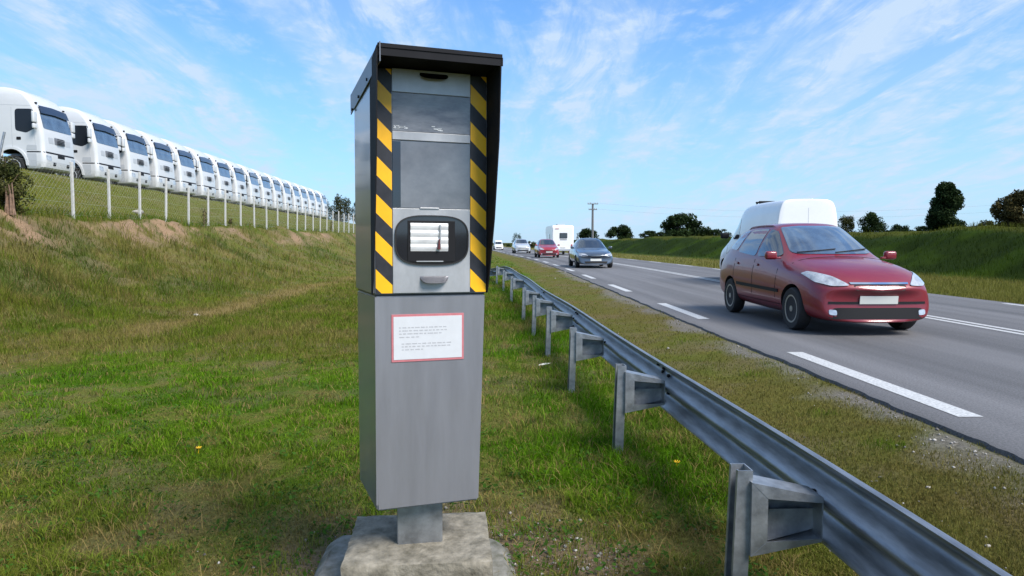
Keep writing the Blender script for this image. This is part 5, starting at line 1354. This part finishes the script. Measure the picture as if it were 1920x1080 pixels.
def build_pole():
    Y = 122; X = at(1109, Y); zb = T(X, Y); h = hz(382, Y) - zb
    t = thing('utility_pole', 'tall utility pole with two crossarms rising behind the blue grey saloon', 'utility pole', (X, Y, zb))
    bm = bmesh.new(); tube(bm, (0, 0, -.5), (0, 0, h), .24, .17, 10); obj('pole', fix(bm), M['pole'], t, 40)
    for z, w in ((h - .08, 1.9), (h - 1.08, 1.5)):
        bm = bmesh.new(); box(bm, (0, -.14, z), (w, .12, .14), .01); a = obj('crossarm', fix(bm), M['pole'], t)
        for x in (-.45, -.22, .22, .45):
            bm = bmesh.new(); lathe(bm, [(.03, 0), (.06, .05), (.05, .12), (.07, .16), (.03, .24)], 'z', 8, (x * w, -.14, z + .06)); obj('insulator', fix(bm), M['truck_grey'], a)
    # overhead lines running off to the right
    for k, (dx, dz, lb) in enumerate(((-.8, .2, 'upper overhead wire running right from the top crossarm'), (-.6, -.85, 'lower overhead wire running right from the second crossarm'))):
        bm = bmesh.new(); pr = None; A = Vector((X + dx, Y - .14, zb + h + dz)); B = Vector((X + 62, Y - 14, zb + h + dz - 1.2))
        for i in range(25):
            q = i / 24; p = A.lerp(B, q) + Vector((0, 0, -4 * 1.3 * q * (1 - q)))
            if pr is not None: tube(bm, pr, p, .008, seg=4, caps=False)
            pr = p
        tag(obj('overhead_wire', bm, M['cable']), lb, 'wire')
build_pole()

# ------------------------------------------------------------------ small things on the grass
def ground_at(px, py):
    """where the ray through a photo pixel meets the ground: used once, to read positions off the photograph"""
    p = cam.rotation_euler.to_matrix() @ Vector(((px - 960) / 1280, (540 - py) / 1280, -1)); o = Vector(cam.location)
    lo = 0.5; s = 0.5
    while s < 120:
        q = o + p * s
        if q.z < T(q.x, q.y): break
        s *= 1.004
    return q.x, q.y, T(q.x, q.y)
def build_small():
    def stone(px, py, r, label, name='stone', mat='stone', cat='stone'):
        x, y, z = ground_at(px, py); bm = bmesh.new(); bmesh.ops.create_icosphere(bm, subdivisions=2, radius=r)
        for v in bm.verts: v.co = Vector((v.co.x * 1.3, v.co.y, v.co.z * .65)) * random.uniform(.88, 1.12)
        o = obj(name, bm, M[mat], None, 50); o.location = (x, y, z + r * .3); tag(o, label, cat)
    stone(368, 593, .055, 'pale stone lying on the bare track left of the speed camera')
    stone(259, 401, .17, 'round pale stone at the fence foot beside the third post')
    stone(1740, 915, .011, 'grey pebble on the verge right of the guardrail')
    stone(1852, 1025, .011, 'pale pebble at the verge near the bottom right corner')
    def flower(px, py, label, hh=.05):
        x, y, z = ground_at(px, py); t = thing('dandelion', label, 'flower', (x, y, z))
        bm = bmesh.new(); tube(bm, (0, 0, 0), (.004, 0, hh), .0018, .0014, 5); obj('stem', fix(bm), M['petal'], t)
        bm = bmesh.new()
        for k in range(16):
            a = 2 * math.pi * k / 16; r = .019 if k % 2 else .015; zz = hh + .002 + .006 * (k % 2)
            v = [bm.verts.new((.004, 0, hh - .001)), bm.verts.new((.004 + r * math.cos(a - .22), r * math.sin(a - .22), zz)), bm.verts.new((.004 + r * 1.1 * math.cos(a), r * 1.1 * math.sin(a), zz + .003)), bm.verts.new((.004 + r * math.cos(a + .22), r * math.sin(a + .22), zz))]
            bm.faces.new(v)
        obj('flower_head', bm, M['petal'], t)
    flower(1268, 882, 'yellow dandelion in the grass left of the nearest guardrail post')
    flower(372, 850, 'tiny yellow flower in the lawn left of the speed camera', .035)
    x, y, z = ground_at(1020, 690); bm = bmesh.new()
    prism(bm, [(-.07, -.012), (.03, -.02), (.08, .0), (.02, .02), (-.05, .012)], (0, 0, .045), (1, .2, .12), (-.2, 1, .3), (0, 0, .002))
    o = obj('litter_scrap', fix(bm), M['paper']); o.location = (x, y, z); tag(o, 'pale dry scrap lying in the lush grass behind the guardrail', 'litter')
build_small()
